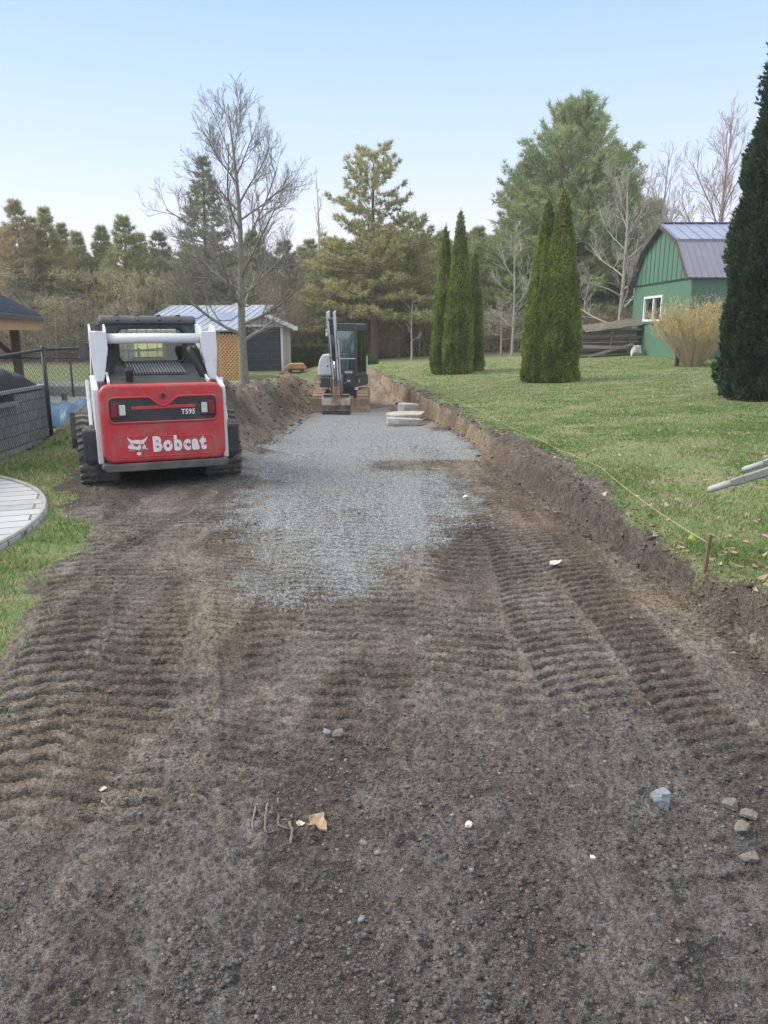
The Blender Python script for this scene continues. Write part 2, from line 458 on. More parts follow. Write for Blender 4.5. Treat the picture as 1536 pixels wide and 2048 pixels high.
def Hfull(x, y):
    z = H0(x, y)
    mk = masks(x, y)
    xb = f_xb(y)
    dirt = (1 - mk['grass']) * sstep(60, 25, y)
    track = dirt * (x < xb - .03)
    tz, press = tread(x, y)
    fl = sstep(-1.5, -.2, x - f_xl(y)) * (1 - .1 * mk['gravel'])
    z = z + tz * track * fl * (1 + 0 * y)
    rough = (1 - .6 * press)
    near = sstep(26, 8, y)
    z = z + dirt * rough * (.014 * fbm(x, y, 2.6, 3, 101) + .010 * np.abs(fbm(x, y, 9, 3, 111)) + .011 * fbm(x, y, 24, 2, 121) * near)
    z = z + dirt * (.0065 * fbm(x, y, 58, 2, 131)) * sstep(8, 3, y)
    z = z + dirt * (1 - .75 * press) * sstep(5.5, 3, y) * .013 * (1 - 2.2 * np.abs(fbm(x, y, 13, 3, 136)))
    lump = np.clip(fbm(x, y, 5, 3, 141) + .1, 0, 1) ** 1.5
    z = z + dirt * (.10 * np.clip(fbm(x * .7, y * 1.3, 2.1, 4, 145) + .02, 0, 1) ** 1.2 * sstep(.25, .9, x) * sstep(2.6, 1.9, y) + .05 * lump * sstep(.3, 1.6, x - .2 * y) * sstep(3.4, 2.2, y))      # loose lumps bottom right
    bank = ((x > xb - .15) & (x < f_xt(y) + .3)) | ((x < f_xl(y)) & (y > 10) & (y < 30) & (x > -4.9))
    z = z + bank * dirt * (.035 * fbm(x, y, 7, 4, 151, .6) + .022 * np.abs(fbm(x, y, 19, 3, 157)))
    z = z + mk['grass'] * .010 * fbm(x, y, 11, 3, 161) * near
    return z, mk

def Hs(x, y): return float(H0(np.array([float(x)]), np.array([float(y)]))[0])

def make_terrain(mat_g):
    ys = [-4, -3, -2, -1, 0, .4, .7]
    y = .9
    while y < 1.25: ys.append(y); y *= 1.012
    while y < 2.2: ys.append(y); y *= 1.0030
    while y < 7.5: ys.append(y); y *= 1.0022
    while y < 11: ys.append(y); y *= 1.0030
    while y < 34: ys.append(y); y *= 1.0045
    while y < 130: ys.append(y); y *= 1.03
    ys += [170, 250, 400]
    ys = np.array(ys); NY = len(ys)
    yc = np.maximum(ys, 1.25)
    cols = []
    L = -.62 * yc - .5
    xb = f_xb(np.minimum(ys, 60)); xt = f_xt(np.minimum(ys, 60))
    far = np.maximum(90, ys * 1.5)
    for t in np.linspace(1, 0, 26)[:-1]: cols.append(L - (far + L) * t ** 2.5)
    N1 = 560
    lo = L; hi = xb - .05
    for t in np.linspace(0, 1, N1, endpoint=False): cols.append(lo + (hi - lo) * t)
    for t in np.linspace(0, 1, 44, endpoint=False): cols.append(hi + (xt + .30 - hi) * t)
    lo = xt + .30; hi = .62 * yc + .8; hi = np.maximum(hi, lo + 1)
    for t in np.linspace(0, 1, 190, endpoint=False): cols.append(lo + (hi - lo) * t ** 1.15)
    for t in np.linspace(0, 1, 26): cols.append(hi + (far - hi) * t ** 2.5)
    X = np.stack(cols, 1); Y = np.repeat(ys[:, None], X.shape[1], 1)
    Z, mk = Hfull(X, Y)
    NX = X.shape[1]
    idx = np.arange(NY * NX).reshape(NY, NX)
    F = np.stack([idx[:-1, :-1], idx[:-1, 1:], idx[1:, 1:], idx[1:, :-1]], -1)
    xc = X[:-1, :-1]; yc2 = Y[:-1, :-1]
    g = mk['grass'][:-1, :-1]; gv = mk['gravel'][:-1, :-1]
    xbF = f_xb(yc2); xlF = f_xl(yc2)
    zone = np.zeros(xc.shape, int)                                    # 0 dirt track
    zone[(gv > .5)] = 1
    zone[(xc >= xbF) & (g <= .5)] = 2
    zone[(xc < xlF - .1) & (yc2 > 9.6) & (yc2 < 31) & (g <= .5)] = 3
    zone[(g > .5) & (xc >= xbF)] = 4
    zone[(g > .5) & (xc < xbF)] = 5
    zone[(yc2 > 38)] = 6
    zone[(yc2 > 31) & (yc2 <= 38)] = 4
    V = np.stack([X, Y, Z], -1).reshape(-1, 3)
    spec = [('dirt_track', 'brown driveway bed of packed soil printed with track marks', 'dirt track'),
            ('gravel_bed', 'blue grey crushed stone spread down the middle of the driveway bed', 'gravel bed'),
            ('soil_bank', 'steep cut soil bank between the driveway bed and the lawn', 'soil bank'),
            ('soil_heap', 'loose brown soil heaped up left of the excavated bed', 'soil heap'),
            ('lawn', 'mown green lawn right of the driveway bed', 'lawn'),
            ('grass_verge', 'patchy grass verge between the round patio and the soil', 'grass verge'),
            ('forest_floor', 'leaf covered ground under the trees at the back', 'forest floor')]
    names = ['grass', 'gravel', 'clay', 'grey', 'forest', 'damp']
    for k, (nm, lab, cat) in enumerate(spec):
        f = F[zone == k]
        used, inv = np.unique(f.ravel(), return_inverse=True)
        me = bpy.data.meshes.new(nm)
        mesh_np(me, V[used], inv.reshape(-1, 4))
        for a in names:
            at = me.attributes.new(a, 'FLOAT', 'POINT')
            at.data.foreach_set('value', mk[a].reshape(-1)[used].astype(np.float32))
        me.polygons.foreach_set('use_smooth', np.ones(len(me.polygons), bool))
        me.materials.append(mat_g)
        o = bpy.data.objects.new(nm, me); COL.objects.link(o)
        tag(o, lab, cat, kind='structure')

def ground_material():
    m = NT('ground'); co = m.coord()
    n1 = m.noise(1.3, 6, .65, co); n2 = m.noise(9, 6, .7, co); n3 = m.noise(55, 4, .7, co); n4 = m.noise(190, 3, .6, co)
    soil = m.ramp(m.math('ADD', m.math('MULTIPLY', n1, .5), m.math('MULTIPLY', n2, .5)), [(.36, (.056, .049, .044, 1)), (.5, (.132, .117, .105, 1)), (.62, (.24, .218, .196, 1))])
    claycol = m.ramp(n2, [(.3, (.165, .12, .08, 1)), (.7, (.34, .27, .19, 1))])
    soil = m.mix(m.attr('clay'), soil, claycol)
    greycol = m.ramp(n2, [(.3, (.038, .040, .044, 1)), (.7, (.118, .122, .130, 1))])
    soil = m.mix(m.math('MULTIPLY', m.attr('grey'), .75), soil, greycol)
    soil = m.mix(m.ramp(m.attr('damp'), [(0, .80), (.7, 0.0)]), soil, m.mix(1.0, soil, (.42, .38, .36, 1), 'MULTIPLY'))
    n5 = m.noise(420, 2, .6, co)
    soil = m.mix(m.ramp(n5, [(.5, 0.0), (.68, .5)]), soil, (.30, .27, .24, 1)); soil = m.mix(m.ramp(n5, [(.32, .6), (.46, 0.0)]), soil, (.035, .028, .024, 1))
    # pale grit and dark crumbs
    v2 = m.node('ShaderNodeTexVoronoi', i_Scale=150.0); m.link(co, v2.inputs['Vector']); s2 = m.node('ShaderNodeSeparateColor'); m.link(v2.outputs['Color'], s2.inputs[0])
    v3 = m.node('ShaderNodeTexVoronoi', i_Scale=58.0); m.link(co, v3.inputs['Vector']); s3 = m.node('ShaderNodeSeparateColor'); m.link(v3.outputs['Color'], s3.inputs[0])
    soil = m.mix(1.0, soil, m.ramp(m.math('ADD', m.math('MULTIPLY', s2.outputs[0], .6), m.math('MULTIPLY', s3.outputs[1], .4)), [(0.1, (.50, .50, .50, 1)), (.9, (1.5, 1.5, 1.5, 1))]), 'MULTIPLY')
    soil = m.mix(m.ramp(n3, [(.56, 0.0), (.68, .55)]), soil, (.25, .23, .21, 1))
    soil = m.mix(m.ramp(n3, [(.3, .6), (.44, 0.0)]), soil, (.03, .024, .02, 1))
    vo = m.node('ShaderNodeTexVoronoi', i_Scale=110.0); m.link(co, vo.inputs['Vector'])
    sepv = m.node('ShaderNodeSeparateColor'); m.link(vo.outputs['Color'], sepv.inputs[0])
    grav = m.ramp(sepv.outputs[0], [(0, (.17, .185, .19, 1)), (.45, (.29, .32, .335, 1)), (.8, (.39, .425, .44, 1)), (1, (.55, .58, .59, 1))])
    grav = m.mix(m.ramp(vo.outputs['Distance'], [(.3, 0.0), (.75, .7)]), grav, (.06, .065, .07, 1))
    gf = m.math('ADD', m.attr('gravel'), m.math('MULTIPLY_ADD', n3, 1.8, -.9))
    gf = m.math('MULTIPLY', m.ramp(gf, [(.35, 0.0), (.62, 1.0)]), m.ramp(m.attr('gravel'), [(0.02, 0.0), (.2, 1.0)]))
    col = m.mix(gf, soil, grav)
    gb = m.math('ADD', m.math('MULTIPLY', n1, .55), m.math('MULTIPLY', m.noise(5, 5, .7, co), .45))
    grass = m.ramp(gb, [(.38, (.27, .25, .16, 1)), (.5, (.19, .23, .105, 1)), (.63, (.10, .19, .05, 1))])
    grass = m.mix(m.ramp(n3, [(.35, .65), (.5, 0.0)]), grass, (.035, .045, .018, 1))
    grass = m.mix(m.ramp(n4, [(.55, 0.0), (.7, .4)]), grass, (.3, .28, .16, 1))
    floor = m.ramp(n2, [(.3, (.07, .05, .033, 1)), (.7, (.21, .16, .11, 1))])
    grass = m.mix(m.attr('forest'), grass, floor)
    sf = m.math('ADD', m.attr('grass'), m.math('MULTIPLY_ADD', n3, .9, -.45))
    col = m.mix(m.ramp(sf, [(.35, 0.0), (.6, 1.0)]), col, grass)
    m.color(col); m.rough(.93)
    m.b.inputs['Specular IOR Level'].default_value = .2
    h = m.math('ADD', m.math('MULTIPLY', n3, .9), m.math('MULTIPLY', n4, .6)); h = m.math('ADD', h, m.math('MULTIPLY', n5, .25))
    h = m.math('ADD', h, m.math('MULTIPLY', v2.outputs['Distance'], -.35))
    h = m.math('ADD', h, m.math('MULTIPLY', m.math('MULTIPLY', vo.outputs['Distance'], -.6), gf))
    m.bump(h, .9, .012)
    return m.m
GROUND = ground_material()
make_terrain(GROUND)
# ================================================================== MATERIALS OF THE MACHINES
M_RED = mat('red_paint', (.50, .032, .042, 1), .42, var=.14, scale=4, dirt=(.28, .15, .12, 1), dscale=6, dlo=.46, dhi=.80)
M_WHITE = mat('white_paint', (.66, .70, .74, 1), .4, var=.06, scale=4, dirt=(.36, .32, .28, 1), dscale=4, dlo=.52, dhi=.80)
M_BLACK = mat('black_plastic', (.022, .026, .032, 1), .45, var=.3, dirt=(.09, .085, .08, 1), dscale=6, dlo=.5, dhi=.85)
M_CHAR = mat('charcoal_paint', (.045, .055, .062, 1), .55, var=.12, dirt=(.16, .15, .14, 1), dscale=4, dlo=.55, dhi=.85)
M_RUBBER = mat('rubber_track', (.10, .094, .088, 1), .85, var=.35, scale=14, dirt=(.20, .175, .15, 1), dscale=7, dlo=.42, dhi=.68, bump=.3)
M_STEEL = mat('worn_steel', (.30, .29, .28, 1), .45, .6, var=.35, scale=9, dirt=(.17, .11, .07, 1), dscale=6, dlo=.45, dhi=.75)
M_GREY = mat('dark_grey_steel', (.10, .10, .10, 1), .6, .1, var=.3, dirt=(.18, .15, .12, 1), dscale=4)
M_MUDDY = mat('mud_covered_steel', (.30, .21, .14, 1), .85, 0, var=.3, scale=10, dirt=(.36, .33, .30, 1), dscale=3)
M_CHROME = mat('chrome_rod', (.75, .76, .78, 1), .2, 1, var=.05)
M_HOSE = mat('hose', (.018, .018, .02, 1), .6, var=.2)
def decal_mat():
    m = NT('worn_white_lettering'); co = m.coord()
    n = m.noise(22, 5, .7, co, .6); w = m.ramp(n, [(.605, 0.0), (.63, 1.0)])
    m.color(m.mix(w, (.72, .73, .75, 1), (.38, .03, .035, 1))); m.rough(.45); return m.m
M_DECAL = decal_mat()
M_PLAINW = mat('white_sticker', (.7, .7, .7, 1), .5, var=.05)
def glass_mat(name, tint, alpha=.45, gloss=.35):
    m = NT(name); tr = m.node('ShaderNodeBsdfTransparent'); tr.inputs[0].default_value = tint
    gl = m.node('ShaderNodeBsdfGlossy'); gl.inputs['Roughness'].default_value = .06; gl.inputs[0].default_value = (.85, .95, 1, 1)
    fr = m.node('ShaderNodeFresnel'); fr.inputs[0].default_value = 1.5
    f = m.math('ADD', m.math('MULTIPLY', fr.outputs[0], 1.0), gloss, clamp=True)
    mx = m.node('ShaderNodeMixShader'); m.link(f, mx.inputs[0]); m.link(tr.outputs[0], mx.inputs[1]); m.link(gl.outputs[0], mx.inputs[2])
    m.link(mx.outputs[0], m.n['Material Output'].inputs[0]); return m.m
M_GLASS = glass_mat('tinted_cab_glass', (.86, .93, .82, 1), gloss=.02)
M_GLASSD = glass_mat('dark_cab_glass', (.55, .74, .74, 1), gloss=.10)
M_WINDOW = glass_mat('window_glass', (.35, .38, .38, 1), gloss=.12)
M_REDLENS = mat('red_lens', (.22, .006, .02, 1), .2, var=.2, scale=60)
M_CLEAR = mat('clear_lens', (.55, .56, .52, 1), .25, var=.15, scale=50)

def rrect(cx, cz, w, h, r, n=6):
    pts = []
    for ax, az, a0 in ((w / 2 - r, -h / 2 + r, -90), (w / 2 - r, h / 2 - r, 0), (-w / 2 + r, h / 2 - r, 90), (-w / 2 + r, -h / 2 + r, 180)):
        for k in range(n + 1):
            a = R(a0 + 90 * k / n); pts.append((cx + ax + r * math.cos(a), cz + az + r * math.sin(a)))
    return pts
def ring_tube(mb, pts2, y, r, n=6):
    P = [(p[0], y, p[1]) for p in pts2]; mb.tube(P + [P[0], P[1]], r, n, cap=False)
def text_mesh(body, size, name, m, parent, loc, xs=1.0, bold=0.0, shear=0.0, rot=(R(90), 0, 0), thick=.002):
    c = bpy.data.curves.new(name, 'FONT'); c.body = body; c.size = size; c.offset = bold; c.extrude = thick; c.shear = shear
    c.align_x = 'CENTER'; c.align_y = 'CENTER'; c.resolution_u = 3; c.space_character = 1.0 + bold * 4 / size
    t = bpy.data.objects.new('tmp_text', c); COL.objects.link(t)
    bpy.context.view_layer.update()
    me = bpy.data.meshes.new_from_object(t.evaluated_get(bpy.context.evaluated_depsgraph_get()))
    bpy.data.objects.remove(t); me.name = name
    o = bpy.data.objects.new(name, me); COL.objects.link(o); me.materials.clear(); me.materials.append(m)
    o.location = loc; o.rotation_euler = rot; o.scale = (xs, 1, 1); o.parent = parent
    return o

def hull2(pts):
    pts = sorted(set((round(a, 5), round(b, 5)) for a, b in pts))
    def cr(o, a, b): return (a[0] - o[0]) * (b[1] - o[1]) - (a[1] - o[1]) * (b[0] - o[0])
    lo = []
    for p in pts:
        while len(lo) > 1 and cr(lo[-2], lo[-1], p) <= 0: lo.pop()
        lo.append(p)
    up = []
    for p in reversed(pts):
        while len(up) > 1 and cr(up[-2], up[-1], p) <= 0: up.pop()
        up.append(p)
    return lo[:-1] + up[:-1]
def track_loop(circles, step=.03):
    pts = []
    for cy, cz, r in circles:
        for k in range(60): a = 2 * math.pi * k / 60; pts.append((cy + r * math.cos(a), cz + r * math.sin(a)))
    h = hull2(pts); h.append(h[0])
    L = [0]
    for a, b in zip(h, h[1:]): L.append(L[-1] + math.hypot(b[0] - a[0], b[1] - a[1]))
    n = int(L[-1] / step); out = []
    for k in range(n):
        s = L[-1] * k / n
        i = max(j for j in range(len(L) - 1) if L[j] <= s)
        t = (s - L[i]) / (L[i + 1] - L[i] + 1e-9)
        out.append((h[i][0] + (h[i + 1][0] - h[i][0]) * t, h[i][1] + (h[i + 1][1] - h[i][1]) * t))
    return out
def rubber_track(name, parent, xc, w, circles, pitch=.09, lug=.028, zig=.03, thick=.035, nseg=10, mtl=None):
    """endless rubber belt round the wheels with zig-zag lugs"""
    loop = track_loop(circles, pitch / 3); n = len(loop) - len(loop) % 3
    loop = loop[:n]; mb = MB()
    nor = []
    for i in range(n):
        a = loop[i - 1]; b = loop[(i + 1) % n]; t = (b[0] - a[0], b[1] - a[1]); l = math.hypot(*t) or 1
        nor.append((t[1] / l, -t[0] / l))
    vs = []
    for i, (y, z) in enumerate(loop):
        ny, nz = nor[i]
        for x, d in ((xc - w / 2, 0), (xc + w / 2, 0), (xc + w / 2, thick), (xc - w / 2, thick)):
            vs.append((x, y - ny * d, z - nz * d))
    fs = []
    for i in range(n):
        j = (i + 1) % n
        for k in range(4):
            k2 = (k + 1) % 4; fs.append((i * 4 + k, i * 4 + k2, j * 4 + k2, j * 4 + k))
    mb.add(vs, fs)
    def at(s):
        s = s % n; i = int(s); t = s - i; a = loop[i]; b = loop[(i + 1) % n]; na = nor[i]; nb = nor[(i + 1) % n]
        return (a[0] + (b[0] - a[0]) * t, a[1] + (b[1] - a[1]) * t, na[0] + (nb[0] - na[0]) * t, na[1] + (nb[1] - na[1]) * t)
    per = 3.0
    for i in range(0, n, 3):
        vs = []; K = nseg
        for k in range(K + 1):
            u = k / K; x = xc - w / 2 - .004 + (w + .008) * u
            off = zig / pitch * per * (abs(((u * 3.0) % 1.0) - .5) * 2 - .5)
            for e, hgt in ((-.30 * per, -.004), (-.20 * per, lug), (.20 * per, lug), (.30 * per, -.004)):
                y, z, ny, nz = at(i + off + e + 1)
                vs.append((x, y + ny * hgt, z + nz * hgt))
        fs = []
        for k in range(K):
            for q in range(3): a = k * 4 + q; fs.append((a, a + 1, a + 5, a + 4))
            fs.append((k * 4 + 3, k * 4, k * 4 + 4, k * 4 + 7))
        fs.append((0, 1, 2, 3)); fs.append((K * 4 + 3, K * 4 + 2, K * 4 + 1, K * 4))
        mb.add(vs, fs)
    return mb.build(name, mtl or M_RUBBER, parent)
def disc(mb, x, y, z, r, t, n=20):
    mb.tube([(x - t / 2, y, z), (x + t / 2, y, z)], r, n)

# ================================================================== COMPACT TRACK LOADER
def track_loader():
    T = thing('track_loader', 'red and white compact track loader parked with its rear door to the camera', 'track loader', (-2.36, 8.03, -.015), R(22))
    T.rotation_euler = (R(-1.0), 0, R(22)); T.scale = (.96, .97, .975)
    # --- tracks
    circ = [(.24, .25, .25), (.46, .47, .25), (1.62, .25, .25), (.9, .2, .2), (1.2, .2, .2)]
    for s in (-1, 1):
        tr = rubber_track('track', T, s * .67, .40, circ, pitch=.088, lug=.03)
        w = MB(); disc(w, s * .67, .24, .25, .2, .30); disc(w, s * .67, 1.62, .25, .2, .30)
        for yy in (.6, .85, 1.1, 1.35): disc(w, s * .67, yy, .16, .11, .30, 14)
        w.build('roller', M_GREY, tr, bevel=.008)
        w = MB(); disc(w, s * .67, .46, .47, .19, .12); disc(w, s * (.67 + .11), .46, .47, .1, .16); w.build('sprocket', M_GREY, tr, bevel=.008)
        f = MB(); f.prism([(.3, .14), (1.5, .14), (1.5, .3), (.95, .42), (.62, .62), (.34, .5)], s * .67 - .09, s * .67 + .09, 'x'); f.build('track_frame', M_CHAR, tr, bevel=.01)
    # --- chassis
    c = MB()
    c.prism([(-.2, .30), (1.75, .24), (1.9, .5), (1.7, .95), (.5, 1.10), (-.2, 1.06)], -.47, .47, 'x')
    for s in (-1, 1):    # side walls carrying the lift arms
        c.prism([(-.24, .27), (.1, .27), (.5, .55), (.62, .98), (.42, 1.16), (-.05, 1.10), (-.24, 1.04)], s * .655 - .03, s * .655 + .03, 'x')
        c.prism([(.3, .62), (1.7, .55), (1.75, .95), (.5, 1.02)], s * .5 - .04, s * .5 + .04, 'x')
    c.build('chassis', M_WHITE, T, bevel=.012)
    b = MB(); b.box((0, .05, .26), (.9, .5, .14)); b.build('belly_plate', M_BLACK, T, bevel=.01)
    b = MB(); b.prism([(-.66, .245), (-.6, .20), (.62, .20), (.67, .25), (.64, .285), (-.64, .285)], -.40, -.12, 'y'); b.build('bumper', M_GREY, T, bevel=.012)
    for s in (-1, 1):    # black boxes between the body and the tracks
        b = MB(); b.box((s * .745, -.10, .46), (.15, .22, .34)); b.build('step_box', M_BLACK, T, bevel=.025)
        for q in (-.035, .035):
            b = MB(); b.tube([(s * .745 + q, -.12, .63), (s * .745 + q, -.12, .648)], .013, 8); b.build('bolt', M_STEEL, T)
    # --- rear door
    y0 = -.40
    d = MB(); d.prism(rrect(0, .69, 1.26, .80, .10), y0, -.24, 'y')
    door = d.build('rear_door', M_RED, T, bevel=.035, seg=4)
    # black recess outline with a dip in the middle of the upper edge
    def blk(g):
        x1 = .545 + g; zt = .955 + g; zb = .71 - g; r = .055
        P = []
        for ax, az, a0 in ((x1 - r, zb + r, -90), (x1 - r, zt - r, 0)):
            for k in range(7): a = R(a0 + 15 * k); P.append((ax + r * math.cos(a), az + r * math.sin(a)))
        for k in range(15):
            t = k / 14; x = .16 - .32 * t; P.append((x, zt - (.095) * (math.cos((t - .5) * 2 * math.pi) * .5 + .5) ** .8))
        for ax, az, a0 in ((-x1 + r, zt - r, 90), (-x1 + r, zb + r, 180)):
            for k in range(7): a = R(a0 + 15 * k); P.append((ax + r * math.cos(a), az + r * math.sin(a)))
        return P
    p = MB(); p.prism(blk(0), y0 - .004, y0 + .02, 'y'); pan = p.build('black_panel', M_BLACK, door)
    p = MB(); ring_tube(p, blk(.006), y0 - .004, .013); p.build('raised_rim', M_RED, door, smooth=True)
    p = MB(); q = rrect(.0, .455, .98, .215, .04)
    q = [(x, z - (0.0 if z < .45 else (.0 if x < -.22 else .022))) for x, z in q]
    ring_tube(p, q, y0 + .001, .007); p.build('pressed_outline', M_RED, door, smooth=True)
    p = MB(); p.prism([(-.325, .836), (.325, .842), (.325, .874), (-.325, .868)], y0 - .010, y0, 'y'); p.build('red_stripe', M_RED, door, bevel=.003)
    p = MB(); p.tube([(0, y0 - .022, .972), (0, y0 + .01, .972)], .036, 20); p.build('lock_bezel', M_RED, door, bevel=.004)
    p = MB(); p.tube([(0, y0 - .026, .972), (0, y0 + .01, .972)], .026, 20); p.build('lock_hole', M_BLACK, door)
    p = MB()
    for xx in (-.04, .04): MB().tube([(xx, y0 - .008, 1.025), (xx, y0 + .01, 1.025)], .009, 8).build('rivet', M_RED, door)
    for xx in (-.11, -.085, -.06): MB().tube([(xx, y0 - .003, .60), (xx, y0 + .01, .60)], .005, 8).build('rivet', M_BLACK, door)
    for s in (-1, 1):
        lt = MB(); lt.box((s * .455, y0 - .006, .835), (.155, .03, .165)); h = lt.build('tail_light', M_BLACK, door, bevel=.01)
        l = MB(); l.box((s * .492, y0 - .022, .835), (.058, .02, .135)); l.build('red_lens', M_REDLENS, h, bevel=.005)
        l = MB(); l.box((s * .416, y0 - .020, .835), (.062, .02, .105)); l.build('clear_lens', M_CLEAR, h, bevel=.006)
    text_mesh('T595', .073, 'model_number', M_PLAINW, door, (.245, y0 - .008, .795), xs=.86, bold=.0022, shear=.12)
    text_mesh('Bobcat', .205, 'name_lettering', M_DECAL, door, (.135, y0 - .006, .465), xs=.80, bold=.011)
    # the wildcat head emblem, traced as flat shapes
    lg = MB(); ox, oz, sc = -.285, .465, .00056
    def shp(pts, dy=0): lg.prism([(ox + (x - 305) * sc, oz - (z - 255) * sc) for x, z in pts][::-1], y0 - .006 - dy, y0 + .0, 'y')
    shp([(118, 80), (132, 96), (160, 128), (205, 150), (262, 147), (320, 152), (375, 162), (420, 140), (455, 115), (484, 92), (470, 130), (445, 165), (418, 195), (408, 232), (350, 222), (300, 222), (245, 214), (195, 205), (150, 175), (128, 130)])
    shp([(170, 208), (205, 214), (228, 240), (238, 262), (262, 278), (300, 268), (318, 238), (350, 238), (346, 268), (350, 300), (330, 332), (290, 335), (262, 322), (225, 316), (180, 312), (135, 305), (118, 270), (140, 238)])
    shp([(372, 288), (395, 262), (418, 236), (430, 250), (440, 280), (432, 310), (400, 320), (376, 312)])
    shp([(275, 372), (300, 380), (320, 372), (350, 384), (352, 410), (322, 432), (290, 430), (268, 408)])
    for a, b in (((175, 322), (118, 352)), ((205, 328), (160, 350)), ((240, 332), (205, 368)), ((372, 318), (358, 362)), ((425, 315), (452, 350)), ((440, 308), (492, 330)), ((436, 318), (478, 352)), ((300, 335), (308, 372)), ((335, 330), (338, 356))):
        dx, dz = b[0] - a[0], b[1] - a[1]; l = math.hypot(dx, dz); nx, nz = -dz / l * 4, dx / l * 4
        shp([(a[0] + nx, a[1] + nz), (b[0], b[1]), (a[0] - nx, a[1] - nz)] if True else [])
    lg.build('cat_head_emblem', M_DECAL, door)
    # --- engine cover with louvres, exhaust
    hb = MB(); za, zb_, ya, yb = 1.09, 1.27, -.18, .62
    hb.prism([(ya, .95), (yb, .95), (yb, zb_), (ya, za)], -.50, .50, 'x')
    hood = hb.build('engine_cover', M_CHAR, T, bevel=.015)
    l = MB(); l.bar((.0, .12, za + .072), (.0, .60, zb_ + .0005), .64, .006); l.build('louvre_bed', M_HOSE, hood)
    l = MB(); n = 19
    for k in range(n):
        x = -.27 + .58 * k / (n - 1)
        l.bar((x, .12, za + (zb_ - za) * (.35 / .8) + .006), (x - .01, .58, za + (zb_ - za) * (.76 / .8) + .006), .017, .026)
    l.build('louvre', mat('grey_louvre', (.16, .18, .20, 1), .5, var=.1), hood)
    for s in (-1, 1):
        l = MB(); l.bar((s * .515, -.2, za + .0), (s * .515, .62, zb_ + .015), .025, .05); l.build('cover_rail', M_WHITE, hood, bevel=.005)
    e = MB(); e.tube([(-.30, -.10, 1.02), (-.30, -.10, 1.13), (-.30, -.115, 1.20), (-.30, -.13, 1.235)], [.038, .038, .042, .05], 16)
    e.build('exhaust_pipe', M_HOSE, T, smooth=True)
    # --- cab
    cb = MB()
    def post(x, y, z0, z1, w=.07): cb.box((x, y, (z0 + z1) / 2), (w, w, z1 - z0))
    for s in (-1, 1):
        post(s * .47, .70, .9, 1.74, .08); post(s * .47, 1.66, .55, 1.74, .07)
        cb.box((s * .475, 1.18, 1.18), (.05, .95, .10)); cb.box((s * .475, 1.18, .92), (.05, .95, .3))
    cb.box((0, .70, 1.20), (.92, .07, .10))
    cb.box((0, 1.18, .80), (.9, .95, .1)); cb.box((0, 1.66, .72), (.9, .06, .4))
    cab = cb.build('cab', M_CHAR, T, bevel=.012)
    # rear wall of the cab: frame round the rounded window
    def ring(outer, inner, ya, yb):
        mb = MB(); n = len(outer)
        vs = []
        for t, P in ((ya, outer), (ya, inner), (yb, inner), (yb, outer)): vs += [(p[0], t, p[1]) for p in P]
        fs = []
        for i in range(n):
            j = (i + 1) % n
            for q in range(4): q2 = (q + 1) % 4; fs.append((q * n + i, q * n + j, q2 * n + j, q2 * n + i))
        return mb.add(vs, fs)
    out = rrect(0, 1.49, 1.04, .54, .09); inn = rrect(0.02, 1.475, .74, .38, .075)
    ring(out, inn, .60, .72).build('rear_window_frame', M_CHAR, cab, bevel=.012)
    g = MB(); g.prism(inn, .665, .671, 'y'); gl = g.build('rear_window', M_GLASS, cab)
    sl = MB(); ring_tube(sl, inn, .603, .016); sl.build('window_seal', M_BLACK, gl, smooth=True)
    rf = MB()
    for (z, hw, y0_, y1_) in ():
        pass
    prof = [(.56, 1.70), (.56, 1.745), (.60, 1.785), (.70, 1.80), (1.65, 1.80), (1.76, 1.77), (1.78, 1.70)]
    rf.prism(prof, -.53, .53, 'x')
    roof = rf.build('cab_roof', M_CHAR, cab, bevel=.035, seg=4)
    rb = MB()
    for x in (-.34, -.12, .12, .34): rb.bar((x, .55, 1.745), (x, .60, 1.79), .03, .015); rb.bar((x, .60, 1.802), (x, 1.6, 1.81), .04, .015)
    rb.build('roof_rib', M_CHAR, roof, bevel=.004)
    for s in (-1, 1): MB().box((s * .47, 1.18, 1.46), (.006, .85, .46)).build('side_window', M_GLASSD, cab)
    gm = MB()
    for x in (-.30, -.18, -.06, .06, .18, .30): gm.tube([(x, 1.60, 1.02), (x, 1.60, 1.70)], .0045, 5)
    for z in (1.30, 1.40, 1.50, 1.60): gm.tube([(-.42, 1.60, z), (.42, 1.60, z)], .0045, 5)
    gm.build('window_guard', M_HOSE, cab)
    st = MB(); st.box((0, 1.05, 1.06), (.42, .42, .12)); st.box((-.0, .86, 1.20), (.40, .08, .28), (R(-8), 0, 0)); st.build('operator_seat', M_BLACK, cab, bevel=.03)
    st = MB(); st.box((.31, 1.25, 1.30), (.16, .5, .46)); st.build('side_console', M_BLACK, cab, bevel=.03)
    for s in (-1, 1):
        ct = MB(); ct.tube([(s * .3, 1.3, 1.0), (s * .3, 1.32, 1.28), (s * .27, 1.30, 1.34)], .02, 8); ct.box((s * .32, 1.15, 1.1), (.08, .4, .08))
        ct.build('control_lever', M_BLACK, cab, bevel=.01)
    mr = MB(); mr.tube([(-.50, 1.70, 1.50), (-.70, 1.78, 1.50), (-.70, 1.78, 1.35)], .012, 6); mr.box((-.70, 1.78, 1.42), (.10, .02, .22)); mr.build('side_mirror', M_GREY, cab, bevel=.005)
